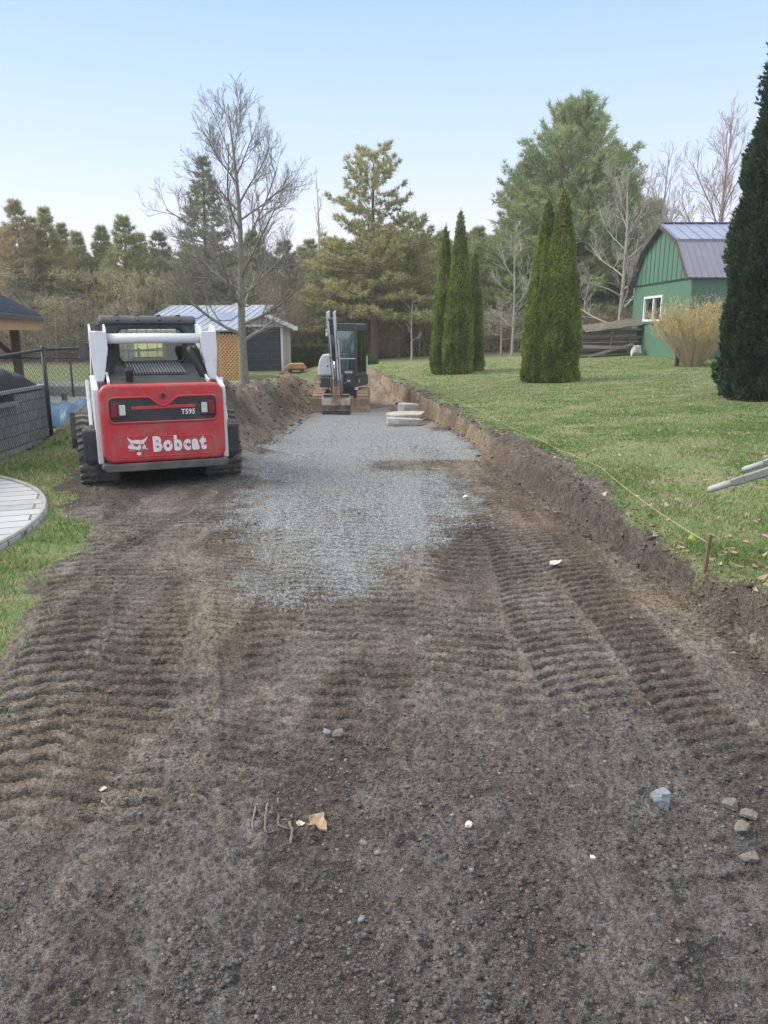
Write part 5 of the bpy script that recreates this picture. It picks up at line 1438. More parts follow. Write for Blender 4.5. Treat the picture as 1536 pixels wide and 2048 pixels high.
def bare(h, seed, trunk_r=.12, first=.22, limbs=16, spread=.55, elev=(25, 60), rmin=.006, levels=3, leader=True, wig=.25, dens=1.0, lex=.7):
    rs = random.Random(seed); tk = MB(); tw = MB()
    def grow(p, d, L, r, lvl):
        n = 5 if lvl < 2 else 4; pts = [p]; dirs = [d]
        for i in range(n):
            d = (d + Vector((rs.gauss(0, wig * .5), rs.gauss(0, wig * .5), rs.gauss(0, wig * .4) + .09))).normalized()
            pts.append(pts[-1] + d * (L / n)); dirs.append(d)
        r1 = max(rmin, r * .35)
        (tk if lvl == 0 or limbs <= 12 else tw).tube(pts, [r + (r1 - r) * i / n for i in range(n + 1)], 6 if lvl == 0 else (4 if lvl == 1 else 3), cap=False)
        if lvl >= levels: return
        k = int((6 if lvl == 0 else 5) * dens * min(1, L / (.2 * h if lvl == 0 else .09 * h))) + 1
        sgn = rs.choice((-1, 1))
        for i in range(k):
            s = .22 + .75 * (i + rs.random()) / k; j = min(n - 1, int(s * n)); b = pts[j].lerp(pts[j + 1], s * n - j); dd = dirs[j]
            ax = dd.orthogonal().normalized(); ax.rotate(Matrix.Rotation(rs.uniform(0, 6.28), 3, dd)); sgn = -sgn
            nd = (dd + ax * rs.uniform(.55, 1.0) + Vector((0, 0, .12))).normalized()
            grow(b, nd, L * rs.uniform(.38, .62) * (1.15 - .5 * s), max(rmin, r * (1 - .6 * s) * .55), lvl + 1)
    pts = []; 
    for k in range(13):
        t = k / 12; pts.append(Vector((.012 * h * math.sin(t * 5 + seed) * t, .012 * h * math.cos(t * 7 + seed * 2) * t, h * t - (.15 if k == 0 else 0))))
    flare = [1.35] + [1] * 12
    tk.tube(pts, [max(rmin, trunk_r * flare[k] * (1 - (k / 12)) ** .85 + .003) for k in range(13)], 10, cap=False)
    for i in range(limbs):
        s = first + (.96 - first) * (i + rs.random() * .5) / limbs; j = min(11, int(s * 12)); b = pts[j].lerp(pts[j + 1], s * 12 - j)
        az = i * 2.4 + rs.uniform(-.4, .4); el = R(elev[0] + (elev[1] - elev[0]) * s + rs.uniform(-8, 8))
        L = h * spread * (1.02 - s) ** lex * rs.uniform(.75, 1.1)
        grow(b, Vector((math.cos(az) * math.cos(el), math.sin(az) * math.cos(el), math.sin(el))), L, max(rmin, trunk_r * (1 - s) ** .7 * .48), 0)
    return tk, tw
def bare_thing(name, label, cat, loc, tk, tw, m, m2=None, rz=0, group=None):
    T = thing(name, label, cat, loc, rz, group); tk.build('trunk', m, T, smooth=True)
    if tw.v: tw.build('branches', m2 or m, T)
    return T

def cedar(name, label, loc, h, rad, seed, n, ml, spray=.07, lump=.16, group=None, tip=.05, pw=.62):
    """column of flat leaf sprays over a dark core"""
    g = np.random.default_rng(seed)
    T = thing(name, label, 'cedar tree', loc, 0, group)
    MB().tube([(0, 0, -.1), (0, 0, h * .5), (0, 0, h * .92)], [.06 + rad * .05, .05, .01], 8).build('trunk', M_BARKB, T)
    def prof(t): return rad * np.clip(.78 + .9 * t, 0, 1.0) * np.clip(1 - t, 0, 1) ** pw * (1 - .12 * t) + tip * (1 - t)
    def surf(t, a, k=1.0):
        r = prof(t)
        nz = fbm(a * 1.9 + seed, t * h * 1.3, 1.0, 4, seed)
        # vertical ribs where leaders stand side by side
        nz2 = fbm(np.cos(a) * 2.2 + seed * 3, np.sin(a) * 2.2 + t * .7, 1.0, 3, seed + 9)
        return r * (1 + lump * 1.5 * nz + lump * 1.1 * nz2) * k
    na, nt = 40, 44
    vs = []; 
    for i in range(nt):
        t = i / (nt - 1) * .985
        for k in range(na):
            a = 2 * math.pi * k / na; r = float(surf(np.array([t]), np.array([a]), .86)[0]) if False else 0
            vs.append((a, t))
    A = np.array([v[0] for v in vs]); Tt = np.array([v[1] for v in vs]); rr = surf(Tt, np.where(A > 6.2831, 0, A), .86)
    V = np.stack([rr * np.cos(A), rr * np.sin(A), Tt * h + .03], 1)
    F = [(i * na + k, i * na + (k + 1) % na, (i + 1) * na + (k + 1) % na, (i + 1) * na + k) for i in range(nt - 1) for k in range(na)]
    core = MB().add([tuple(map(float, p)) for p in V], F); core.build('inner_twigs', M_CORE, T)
    t = 1 - np.sqrt(g.uniform(.0002, 1, n)); t = t * .995
    a = g.uniform(0, 2 * math.pi, n)
    r = surf(t, a) * g.uniform(.84, 1.04, n)
    P = np.stack([r * np.cos(a), r * np.sin(a), t * h + .02], 1)
    out = np.stack([np.cos(a), np.sin(a), np.zeros(n)], 1)
    D = out * .75 + np.array([0, 0, .8]) + .25 * g.normal(size=(n, 3))
    V1, F1 = needles(P, D, 4, spray, spray * .42, .33, g)
    V2, F2 = needles(np.array([[0, 0, h * .975]]), np.array([[0, 0, 1.0]]), 14, spray * 3, spray * .25, .12, g, jit=.02)
    MB().tris(V1, F1).tris(V2, F2).build('foliage', ml, T)
    return T
# --- tall columnar cedars on the lawn
def cz(px, py, Y):
    p = atY(px, py, Y); return p
for (px, Y, top, r, seed, lab) in ((886, 27.6, 450, .46, 1, 'left one of the three tall slim cedars standing together on the lawn'),
                                   (914, 27.2, 418, .55, 2, 'tallest middle one of the three slim cedars standing together'),
                                   (943, 28.2, 500, .42, 3, 'shortest right one of the three slim cedars standing together')):
    x = (px - 768) / FPX / .999 * Y / 1.012; z = Hs(x, Y); h = atY(px, top, Y).z - z
    cedar('cedar_tree', lab, (x, Y, z - .02), h, r, seed, 15000, M_CEDARL, spray=.075)
for (px, Y, top, r, seed, lab) in ((1080, 22.3, 392, .60, 4, 'left leader of the paired columnar cedars in the middle of the lawn'),
                                   (1110, 22.1, 372, .70, 5, 'right slightly taller one of the paired columnar cedars on the lawn')):
    x = (px - 768) / FPX * Y / 1.012; z = Hs(x, Y); h = atY(px, top, Y).z - z
    cedar('cedar_tree', lab, (x, Y, z - .02), h, r, seed, 22000, M_CEDARL, spray=.07)
x = .523 * 14.6 / 1.01
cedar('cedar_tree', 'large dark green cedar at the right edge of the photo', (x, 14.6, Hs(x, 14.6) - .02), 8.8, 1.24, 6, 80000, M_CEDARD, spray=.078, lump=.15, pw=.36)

# --- bare deciduous tree left of centre
p = atY(489, 768, 20.5); x = p.x
tk, tw = bare(6.95, 12, trunk_r=.12, first=.17, limbs=24, spread=.44, elev=(8, 58), rmin=.0032, levels=3, wig=.20, dens=1.35, lex=.5)
bare_thing('bare_maple_tree', 'large leafless grey tree left of centre between the loader and garage', 'tree', (x, 20.5, Hs(x, 20.5) - .05), tk, tw, M_BARKG, M_BARKG, rz=1.0)
# --- leafless trees on the right, beside and behind the barn
def place(px, Y): x = (px - 768) / FPX * Y / 1.015; return (x, Y, Hs(x, Y) - .05)
tk, tw = bare(8.2, 31, trunk_r=.11, first=.08, limbs=17, spread=.55, elev=(5, 62), rmin=.0055, levels=3, wig=.25)
bare_thing('bare_tree', 'leafless pale tree spreading just left of the green barn', 'tree', place(1232, 36), tk, tw, M_BARKP, M_BARKP)
tk, tw = bare(12.6, 47, trunk_r=.17, first=.25, limbs=14, spread=.46, elev=(48, 70), rmin=.007, levels=3, wig=.2, dens=1.0)
bare_thing('bare_tree', 'tall leafless reddish tree rising behind the green barn roof', 'tree', place(1412, 45), tk, tw, M_TWIGR, M_TWIGR)
tk, tw = bare(10.5, 53, trunk_r=.12, first=.2, limbs=15, spread=.40, elev=(40, 68), rmin=.007, levels=2, wig=.2)
bare_thing('bare_tree', 'slender leafless tree between the big pine and the barn roof', 'tree', place(1300, 44), tk, tw, M_BARKP, M_TWIGR)
tk, tw = bare(6.2, 57, trunk_r=.06, first=.15, limbs=12, spread=.42, elev=(20, 60), rmin=.008, levels=2)
bare_thing('bare_tree', 'small leafless sapling between the slim cedars and the paired cedars', 'tree', place(1022, 36.5), tk, tw, M_BARKP, M_BARKP)
tk, tw = bare(3.0, 58, trunk_r=.05, first=.25, limbs=11, spread=.5, elev=(-5, 30), rmin=.008, levels=2)
bare_thing('bare_tree', 'low leafless crab tree with flat branches right of the three cedars', 'tree', place(1000, 37.5), tk, tw, M_BARKP, M_BARKP)
tk, tw = bare(3.1, 59, trunk_r=.055, first=.3, limbs=6, spread=.35, elev=(10, 40), rmin=.008, levels=1)
bare_thing('bare_tree', 'thin pale snag with few branches left of the three cedars', 'tree', place(823, 37.5), tk, tw, M_BARKP, M_BARKP)
tk, tw = bare(9.6, 61, trunk_r=.13, first=.45, limbs=8, spread=.22, elev=(55, 78), rmin=.012, levels=2, wig=.2)
bare_thing('dead_birch_tree', 'pale dead birch with bare upright limbs left of the tall pine', 'tree', place(640, 42), tk, tw, mat('birch_bark', (.48, .45, .41, 1), .8, var=.3, scale=6), M_BARKG)

# --- conifers, each with its own place and shape
def topz(px, py, Y): return atY(px, py, Y).z
def conif(px, Y, top, rad, seed, lab, name, ml, mb=None, sc=1, **k):
    loc = place(px, Y); h = topz(px, top, Y) - loc[2]
    tk, cr = conifer(h, k.pop('z0', .8), rad, seed, **k)
    return conifer_thing(name, lab, 'pine tree' if 'pine' in name else 'spruce tree', loc, tk, cr, mb or M_BARKB, ml)
conif(748, 40.5, 300, lambda t: 3.7 * (1 - .5 * t) if t < .42 else 2.35 * (1 - ((t - .42) / .6) ** 2) ** .6, 71, 'tall open topped red pine behind the mini excavator', 'red_pine_tree', M_OLIVE, z0=2.6, dz=.60, nb=7, elev=(0, 38), tuft=24, nl=.27, nw=.042, spread=.9, trunk_r=.2, twigs=5, dens=.86)
conif(815, 42.5, 440, lambda t: 3.3 * (1 - t) ** .40, 72, 'broad olive pine just right of the tall red pine', 'red_pine_tree', M_OLIVE, z0=1.8, dz=.55, nb=6, elev=(0, 30), tuft=18, nl=.25, nw=.042, spread=.8, trunk_r=.18, twigs=7)
conif(668, 42, 478, lambda t: 2.4 * (1 - t) ** .5, 73, 'bushy olive pine between the dead birch and the tall red pine', 'red_pine_tree', M_OLIVE, z0=1.0, dz=.5, nb=6, elev=(0, 30), tuft=16, nl=.25, nw=.042, spread=.8, trunk_r=.15, twigs=7)
conif(1128, 46, 210, lambda t: 4.8 * (1 - t ** 2.0) ** .8 * (.78 + .85 * min(t, .28)) + .25, 74, 'huge round crowned white pine behind the paired cedars', 'white_pine_tree', M_WPINE, z0=1.6, dz=.62, nb=8, elev=(-2, 62), tuft=16, nl=.34, nw=.04, spread=.7, trunk_r=.35, twigs=9)
conif(1040, 48, 330, lambda t: 2.7 * (1 - t ** 1.6) ** .7 + .2, 75, 'white pine leaning out on the left of the huge pine', 'white_pine_tree', M_WPINE, z0=1.4, dz=.6, nb=7, elev=(0, 60), tuft=14, nl=.34, nw=.04, spread=.7, trunk_r=.2, twigs=8)
conif(1212, 49, 305, lambda t: 3.0 * (1 - t ** 1.6) ** .7 + .2, 76, 'shorter white pine on the right shoulder of the huge pine', 'white_pine_tree', M_WPINE, z0=1.4, dz=.6, nb=7, elev=(0, 60), tuft=14, nl=.34, nw=.04, spread=.7, trunk_r=.2, twigs=8)
conif(1460, 50, 395, lambda t: 2.0 * (1 - t) ** .6 + .1, 77, 'pale green conifer behind the barn roof near the dark cedar', 'white_pine_tree', M_YPINE, z0=1.4, dz=.55, nb=6, elev=(5, 45), tuft=12, nl=.3, nw=.04, trunk_r=.15, twigs=7)
conif(425, 43, 315, lambda t: 3.0 * (1 - t) ** .95 + .15, 78, 'pointed grey green spruce standing behind the leafless tree', 'spruce_tree', M_SPRUCE, z0=.5, dz=.42, nb=7, elev=(-12, 25), tuft=10, nl=.24, nw=.045, spread=.5, trunk_r=.18, twigs=10, dens=.9)
LEFT = [(66, 46, 400, 1.9, 81, 'rusty tipped spruce, tallest at the far left', 'spruce_tree', 'R', .9), (122, 47, 420, 1.6, 82, 'open pine just right of the rusty spruce', 'pine_tree', 'O', .9),
        (14, 48, 440, 1.7, 83, 'pale pine at the extreme left of the tree line', 'pine_tree', 'Y', .9), (176, 48.5, 468, 1.6, 84, 'low dark pine where the left tree line dips', 'pine_tree', 'O', .9),
        (268, 46, 432, 1.9, 85, 'yellow green pine above the loader roof', 'pine_tree', 'Y', .9), (225, 49, 455, 1.5, 86, 'thin pine left of the yellow green pine', 'pine_tree', 'Y', .9),
        (95, 50, 436, 1.7, 93, 'second row conifer filling between the rusty spruce and the open pine', 'pine_tree', 'R', .9), (300, 50, 470, 1.6, 94, 'dull pine just right of the yellow green pine', 'pine_tree', 'O', .9), (150, 51, 446, 1.6, 95, 'rusty brown conifer right of the open pine', 'spruce_tree', 'R', .95),
        (40, 50, 452, 1.6, 96, 'yellowish pine between the far left pine and the rusty spruce', 'pine_tree', 'Y', .9), (335, 48, 468, 1.8, 87, 'grey pine between the yellow green pine and the spruce', 'pine_tree', 'S', .9), (515, 47, 470, 2.0, 88, 'dim pine seen through the leafless tree on its right side', 'pine_tree', 'S', .9),
        (575, 48, 480, 1.9, 89, 'dull pine left of the dead birch', 'pine_tree', 'S', .9), (880, 50, 468, 1.7, 90, 'pine peeping out left above the three slim cedars', 'pine_tree', 'O', .9),
        (950, 50, 455, 1.9, 91, 'yellowish pine behind the right side of the three slim cedars', 'pine_tree', 'Y', .9), (995, 52, 490, 1.7, 92, 'small dim pine filling the dip left of the huge white pine', 'pine_tree', 'S', .9)]
MM = dict(R=M_RUST, O=M_OLIVE, Y=M_YPINE, S=M_SPRUCE)
for (px, Y, top, r, seed, lab, nm, mk_, ex) in LEFT:
    conif(px, Y, top, (lambda r, ex: (lambda t: (r * 1.4 * (1 - t) ** (ex * 1.1) + .18)))(r, ex), seed, lab, nm, MM[mk_], z0=.5, dz=.46, nb=7, elev=(-8, 35), tuft=13, nl=.30, nw=.042, spread=.75, trunk_r=.11, twigs=8, dens=.95)

# --- deeper wood behind, one mass; built from a few tree shapes set at many spots
def forest_mass():
    g = np.random.default_rng(5); shapes = []
    for k in range(4):
        tk, cr = conifer(8.0, .6, (lambda t: 2.1 * (1 - t) ** .6 + .15), 300 + k, dz=.5, nb=7, elev=(-5, 35), tuft=10, nl=.36, nw=.06, spread=.9, trunk_r=.14, twigs=7)
        shapes.append((cr.blocks[0], tk))
    V = []; F = []; off = 0; VT = MB(); n = 0
    for row, (Y, step) in enumerate(((54, 2.1), (60, 2.4), (68, 3.2))):
        x = -Y * .62
        while x < Y * .62:
            (cv, cf), tk = shapes[n % 4]; n += 1
            px = 768 + x / Y * FPX * 1.02
            s = float(I(px, [0, 100, 200, 300, 560, 620, 820, 900, 1000, 1100, 1250, 1300, 1400, 1536], [7.6, 7.6, 6.0, 6.6, 7.4, 7.2, 7.4, 7.0, 7.2, 9.5, 9.5, 7.6, 6.2, 7.0])) / 8 * g.uniform(.82, 1.04) * (1 + .1 * row)
            a = g.uniform(0, 6.28); ca, sa_ = math.cos(a), math.sin(a)
            P = cv * s; P = np.stack([P[:, 0] * ca - P[:, 1] * sa_ + x, P[:, 0] * sa_ + P[:, 1] * ca + Y + g.uniform(-1.5, 1.5), P[:, 2] + Hs(x, Y)], 1)
            V.append(P); F.append(cf + off); off += len(P)
            x += step * g.uniform(.7, 1.3)
    m = leafmat('mixed_forest_needles', [(0, (0.160, 0.169, 0.098, 1)), (.4, (0.305, 0.312, 0.178, 1)), (.75, (0.447, 0.420, 0.268, 1)), (1, (0.554, 0.447, 0.321, 1))], trans=.38, nscale=.12)
    o = MB().tris(np.concatenate(V), np.concatenate(F)).build('forest', m, None)
    tag(o, 'mixed wood of conifers closing the view behind the nearer trees', 'forest', kind='stuff')
forest_mass()
def undergrowth():
    g = np.random.default_rng(8); rs = random.Random(8); b = MB()
    for i in range(3400):
        Y = rs.uniform(40.5, 53); x = rs.uniform(-.6, .42) * Y
        z = Hs(x, Y) if i % 8 == 0 else .0; z = float(f_left(Y)) - .05 if x < 0 else z
        h = rs.uniform(.8, 3.6) * (1.3 if x < -8 else .8); a = rs.uniform(0, 6.28); ln = rs.uniform(.05, .55) * h
        p = Vector((x, Y, z)); q = p + Vector((math.cos(a) * ln * .4, math.sin(a) * ln * .4, h * .55)); e = p + Vector((math.cos(a) * ln, math.sin(a) * ln, h))
        b.tube([p, q, e], [.016, .011, .006], 3, cap=False)
        for k in range(rs.randint(3, 7)):
            t = rs.uniform(.25, 1); s = p.lerp(q, t * 2) if t < .5 else q.lerp(e, t * 2 - 1)
            a2 = rs.uniform(0, 6.28); l = rs.uniform(.3, 1.0)
            b.tube([s, s + Vector((math.cos(a2) * l, math.sin(a2) * l, rs.uniform(-.1, .6) * l))], [.008, .005], 3, cap=False)
    m = NT('brush_twigs'); col = m.ramp(m.island(), [(0, (0.150, 0.124, 0.102, 1)), (.6, (0.265, 0.230, 0.194, 1)), (1, (0.371, 0.318, 0.256, 1))]); m.color(col); m.rough(.9)
    o = b.build('undergrowth', m.m, None); tag(o, 'tangle of leafless grey brown brush along the foot of the wood', 'undergrowth', kind='stuff')
    # evergreen and dead leaf clumps low in the brush
    N = 26000; Y = g.uniform(41, 54, N); x = g.uniform(-.6, .45, N) * Y; z = g.uniform(0, 1, N) ** 1.3 * np.where(x < -4, 4.6, 2.0)
    z = z + H0(x, Y)
    keep = fbm(x, z * 2, .35, 3, 400) > -.12
    P = np.stack([x, Y, z], 1)[keep]; V, F = needles(P, np.tile([0, -.2, .5], (len(P), 1)), 12, .30, .05, 1.0, g, jit=.12)
    m2 = leafmat('brush_leaves', [(0, (0.160, 0.160, 0.095, 1)), (.5, (0.319, 0.304, 0.183, 1)), (.8, (0.446, 0.383, 0.254, 1)), (1, (0.558, 0.399, 0.304, 1))], trans=.3, nscale=.3)
    o = MB().tris(V, F).build('low_brush', m2, None); tag(o, 'olive and brown low foliage filling the edge of the wood', 'brush', kind='stuff')
undergrowth()

def juniper():
    g = np.random.default_rng(4); x, Y, z = place(640, 36.5)
    T = thing('juniper_shrub', 'low dark green spreading juniper behind the excavator', 'shrub', (x, Y, z))
    n = 1500; a = g.uniform(0, 6.28, n); r = np.sqrt(g.uniform(0, 1, n)); h = (1 - r ** 2) * .75 * g.uniform(.3, 1, n) + .08
    P = np.stack([r * np.cos(a) * 2.5, r * np.sin(a) * 1.2, h], 1); D = np.stack([np.cos(a), np.sin(a), .35 + 0 * a], 1)
    V, F = needles(P, D, 12, .35, .05, .45, g, .08)
    MB().tris(V, F).build('foliage', leafmat('juniper_green', [(0, (.025, .05, .015, 1)), (.6, (.06, .12, .03, 1)), (1, (.12, .19, .05, 1))], nscale=.8), T)
    s = MB(); rs = random.Random(2)
    for k in range(26):
        aa = rs.uniform(0, 6.28); s.tube([(0, 0, 0), (math.cos(aa) * 1.1, math.sin(aa) * .6, .45), (math.cos(aa) * 2.2, math.sin(aa) * 1.1, .5)], [.03, .02, .008], 4)
    s.build('stems', M_BARKB, T)
juniper()

def forsythia():
    x, Y = .4075 * 25.2 / 1.02, 25.2; z = Hs(x, Y)
    T = thing('forsythia_bush', 'vase shaped bush of tan stems with yellow blossom before the green barn', 'bush', (x, Y, z))
    rs = random.Random(6); s = MB(); P = []; D = []
    for i in range(250):
        a = rs.uniform(0, 6.28); r = math.sqrt(rs.random()); tilt = r * .62; h = rs.uniform(1.5, 2.45) * (1 - .16 * r * r)
        b = Vector((math.cos(a) * .26 * r, math.sin(a) * .26 * r, -.03))
        d = Vector((math.cos(a) * math.sin(tilt), math.sin(a) * math.sin(tilt), math.cos(tilt)))
        pts = [b]; n = 6
        for k in range(n):
            d = (d + Vector((math.cos(a) * .035, math.sin(a) * .035, -.02 * k * r)) + Vector((rs.gauss(0, .05), rs.gauss(0, .05), 0))).normalized(); pts.append(pts[-1] + d * h / n)
        s.tube(pts, [.009 - .0008 * k for k in range(n + 1)], 3, cap=False)
        for k in range(2, n):
            for q in range(2):
                dd = (d + Vector((rs.gauss(0, .4), rs.gauss(0, .4), .3))).normalized(); l = rs.uniform(.15, .45); st = pts[k].lerp(pts[k + 1], rs.random())
                s.tube([st, st + dd * l], [.005, .004], 3, cap=False)
                for e in range(4):
                    t = rs.random(); p = st + dd * l * t
                    top = p.z
                    if rs.random() < I(top, [.75, 1.1, 1.5, 2.1, 2.4], [0, .35, .65, .6, .3]) and rs.random() < .8: P.append(p); D.append(dd)
    s.build('stems', M_STRAWT, T)
    g = np.random.default_rng(3); P = np.array([tuple(p) for p in P]); D = np.array([tuple(p) for p in D])
    V, F = needles(P, D, 5, .048, .032, .9, g, .03)
    MB().tris(V, F).build('blossom', M_FORS, T)
forsythia()
# ================================================================== CRUMBS, STONES, GRASS
IV = np.array([(x, y, z) for z in (-1, 1) for y in (-1, 1) for x in (-1, 1)]) * .62
IF = np.array([(0, 2, 3), (0, 3, 1), (4, 5, 7), (4, 7, 6), (0, 1, 5), (0, 5, 4), (2, 6, 7), (2, 7, 3), (0, 4, 6), (0, 6, 2), (1, 3, 7), (1, 7, 5)])
def stones(name, label, cat, x, y, size, m, flat=.6, sink=.4, jag=.55, kind='stuff'):
    n = len(x)
    z, _ = Hfull(x, y)
    Rm = rand_rot(n); sc = size[:, None] * rng.uniform(.6, 1.25, (n, 3)); M = Rm * sc[:, None, :]
    V = np.einsum('nij,kj->nki', M, IV)
    V = V * rng.uniform(1 - jag, 1 + jag * .5, (n, 8, 1))
    V[:, :, 2] *= flat
    V = V + np.stack([x, y, z + size * flat * (1 - 2 * sink) * .6], 1)[:, None, :]
    F = IF[None] + (np.arange(n) * 8)[:, None, None]
    o = MB().tris(V.reshape(-1, 3), F.reshape(-1, 3)).build(name, m, None)
    return tag(o, label, cat, kind=kind)
def sample(n, x0f, x1f, y0, y1, pw):
    """points denser near the camera"""
    u = rng.uniform(0, 1, n)
    if pw == 1: y = y0 * (y1 / y0) ** u
    else: k = 1 - pw; y = (y0 ** k + (y1 ** k - y0 ** k) * u) ** (1 / k)
    x = rng.uniform(0, 1, n) * (x1f(y) - x0f(y)) + x0f(y)
    return x, y
def isl_mat(name, stops, rough=.9, bump=.4):
    m = NT(name); co = m.coord(); c = m.ramp(m.island(), stops); n = m.noise(90, 4, .7, co)
    m.color(m.mix(m.ramp(n, [(.3, .5), (.55, 0.0)]), c, (.05, .04, .03, 1))); m.rough(rough); m.bump(n, bump, .004); return m.m
M_CLOD = isl_mat('soil_clods', [(0, (.05, .036, .028, 1)), (.5, (.115, .085, .066, 1)), (.85, (.19, .15, .12, 1)), (1, (.26, .24, .22, 1))])
M_CLODG = isl_mat('grey_crumbs', [(0, (.035, .034, .034, 1)), (.5, (.085, .083, .083, 1)), (.95, (.13, .13, .13, 1)), (1, (.24, .25, .26, 1))])
M_GSTONE = isl_mat('crushed_stone', [(0, (.14, .15, .155, 1)), (.4, (.26, .285, .295, 1)), (.8, (.37, .40, .41, 1)), (1, (.55, .57, .58, 1))], rough=.8)
lx = lambda y: np.maximum(-.6 * y - .3, f_xl(y)); rx_ = lambda y: f_xb(y) + .02
# crumbs of soil
x, y = sample(230000, lx, rx_, 1.15, 12, 2.0)
keep = (fbm(x, y, 1.4, 4, 501) + .35 * fbm(x, y, 6, 3, 502) > -.05) & (masks(x, y)['gravel'] < .5)
x, y = x[keep], y[keep]; g_ = masks(x, y)['grey']
sz = .0013 + .0021 * rng.pareto(3.2, len(x)); sz = np.clip(sz, .0012, .010) * (.7 + .16 * y)
isg = rng.uniform(0, 1, len(x)) < g_ * .8
stones('soil_crumbs', 'crumbs and small clods of brown soil strewn over the dirt', 'soil crumbs', x[~isg], y[~isg], sz[~isg], M_CLOD)
stones('stone_dust_crumbs', 'dark grey crumbs and grit in the foreground', 'grit', x[isg], y[isg], sz[isg], M_CLODG)
x, y = sample(80000, lambda y: -.35 * y, lambda y: .56 * y, 1.15, 3.2, 1.6); keep = fbm(x, y, 2.2, 4, 511) + .25 * (x - .3) > .02; x, y = x[keep], y[keep]
stones('coarse_grit', 'coarser grey lumps in the lower right foreground', 'grit', x, y, np.clip(.0016 + .0022 * rng.pareto(2.8, len(x)), .0014, .013), M_CLODG)
n = 2600; y = rng.uniform(1.2, 4.2, n); x = rng.uniform(-.6, .62, n) * y; keep = (fbm(x, y, 1.1, 3, 515) + .22 * (x - .6) > .0) & (x < f_xb(y)) & (x > f_xl(y)); x, y = x[keep], y[keep]
stones('soil_lumps', 'angular lumps of packed soil broken out of the surface', 'clods', x, y, np.clip(.005 + .004 * rng.pareto(2.4, len(x)), .004, .022), M_CLOD, flat=.55, sink=.45)
# crushed stone
x, y = sample(120000, lambda y: np.full_like(y, -2.3), lambda y: np.full_like(y, 1.7), 4.3, 19, 1.6)
gm = masks(x, y)['gravel']; keep = rng.uniform(0, 1, len(x)) < sstep(.25, .75, gm) * np.clip(.45 + 1.8 * fbm(x, y, 1.6, 5, 521), .03, 1); keep |= (rng.uniform(0, 1, len(x)) < .10) & (gm > .01) 
x, y = x[keep], y[keep]
stones('crushed_stone', 'loose blue grey crushed stone on the driveway bed', 'crushed stone', x, y, .0040 * rng.uniform(.5, 1.8, len(x)) * (.75 + .05 * y), M_GSTONE)
# clods along the bank and the heaps
n = 9000; yb = 2.6 * (28 / 2.6) ** rng.uniform(0, 1, n); t = rng.uniform(-.6, 2.0, n) ; xb_ = f_xb(yb) + t * (f_xt(yb) - f_xb(yb)) + rng.normal(0, .05, n)
stones('bank_clods', 'clods of earth lying along the foot and lip of the bank', 'clods', xb_, yb, np.clip(.004 + .006 * rng.pareto(2.6, n), .003, .04) * (.5 + .06 * yb), M_CLOD)
n = 7000; yb = rng.uniform(9.8, 28, n); xx = f_xl(yb) - rng.uniform(-.2, 2.2, n)
stones('heap_clods', 'clods of earth lying on the soil heaps', 'clods', xx, yb, np.clip(.010 + .014 * rng.pareto(2.6, n), .006, .07) * (.6 + .02 * yb), M_CLOD)
# single stones that can be told apart
def st(name, lab, px, py, size, m, seed, flat=.7):
    p = atZ(px, py, 0.0); z, _ = Hfull(np.array([p.x]), np.array([p.y])); z = float(z[0])
    return rock(name, lab, 'stone', (p.x, p.y, z + size * .28), (size, size * .8, size * flat), seed, seed, m)
M_BLUEST = mat('blue_grey_stone', (.20, .235, .26, 1), .75, var=.3, scale=40, bump=.6, bscale=80)
M_CLODS = mat('pale_dry_clod', (.17, .155, .138, 1), .95, var=.3, scale=30, bump=.9, bscale=70)
st('blue_grey_stone', 'blue grey angular stone lying in the right foreground soil', 1318, 1612, .066, M_BLUEST, 31, .85)
st('white_pebble', 'white flat pebble in the middle of the foreground grit', 938, 1660, .026, mat('white_pebble', (.6, .6, .58, 1), .6), 32, .5)
st('white_pebble', 'white pebble on the dark gravelly soil near the bottom right', 1185, 1724, .018, mat('white_pebble2', (.6, .6, .58, 1), .6), 36, .5)
st('dry_clod', 'long pale clod near the right edge just right of the blue grey stone', 1458, 1620, .062, M_CLODS, 33, .35)
st('dry_clod', 'cracked pale clod behind the long one at the right edge', 1496, 1640, .052, M_CLODS, 34, .35)
st('dry_clod', 'broad pale clod at the right edge below the cracked one', 1480, 1672, .055, M_CLODS, 35, .35)
st('dry_clod', 'blocky pale clod touching the right edge lower down', 1500, 1730, .055, M_CLODS, 38, .35)
st('round_stone', 'brown round stone left of centre at mid distance', 675, 1480, .045, M_CLODS, 41, .8)
st('round_stone', 'grey stone pair member left of centre near the brown stone', 655, 1472, .04, M_BLUEST, 42, .7)
# dead leaves, bits of paper
def leaf(lab, px, py, size, m, seed, rz, cat='leaf', name='dead_leaf'):
    p = atZ(px, py, 0.0); z, _ = Hfull(np.array([p.x]), np.array([p.y])); z = float(z[0])
    n = 12; P = []
    for i in range(n):
        for j in range(7):
            u = i / (n - 1); v = j / 6 * 2 - 1; w = math.sin(math.pi * u ** .8) * .42 * (1 + .25 * math.sin(u * 17 + seed)) + .02
            P.append(((u - .5) * size, v * w * size, size * (.26 * v * v + .16 * math.sin(3 * u + seed) + .10 + .05 * math.sin(9 * u + 4 * v))))
    F = [(i * 7 + j, (i + 1) * 7 + j, (i + 1) * 7 + j + 1, i * 7 + j + 1) for i in range(n - 1) for j in range(6)]
    o = MB().add(P, F).build(name, m, None, smooth=True); o.location = (p.x, p.y, z + .002); o.rotation_euler = (0, .1, rz); s = o.modifiers.new('s', 'SOLIDIFY'); s.thickness = .0008
    return tag(o, lab, cat)
M_LEAF = mat('dry_tan_leaf', (.40, .29, .20, 1), .7, var=.15, scale=60); M_LEAFP = mat('pale_scrap', (.6, .57, .52, 1), .7, var=.1)
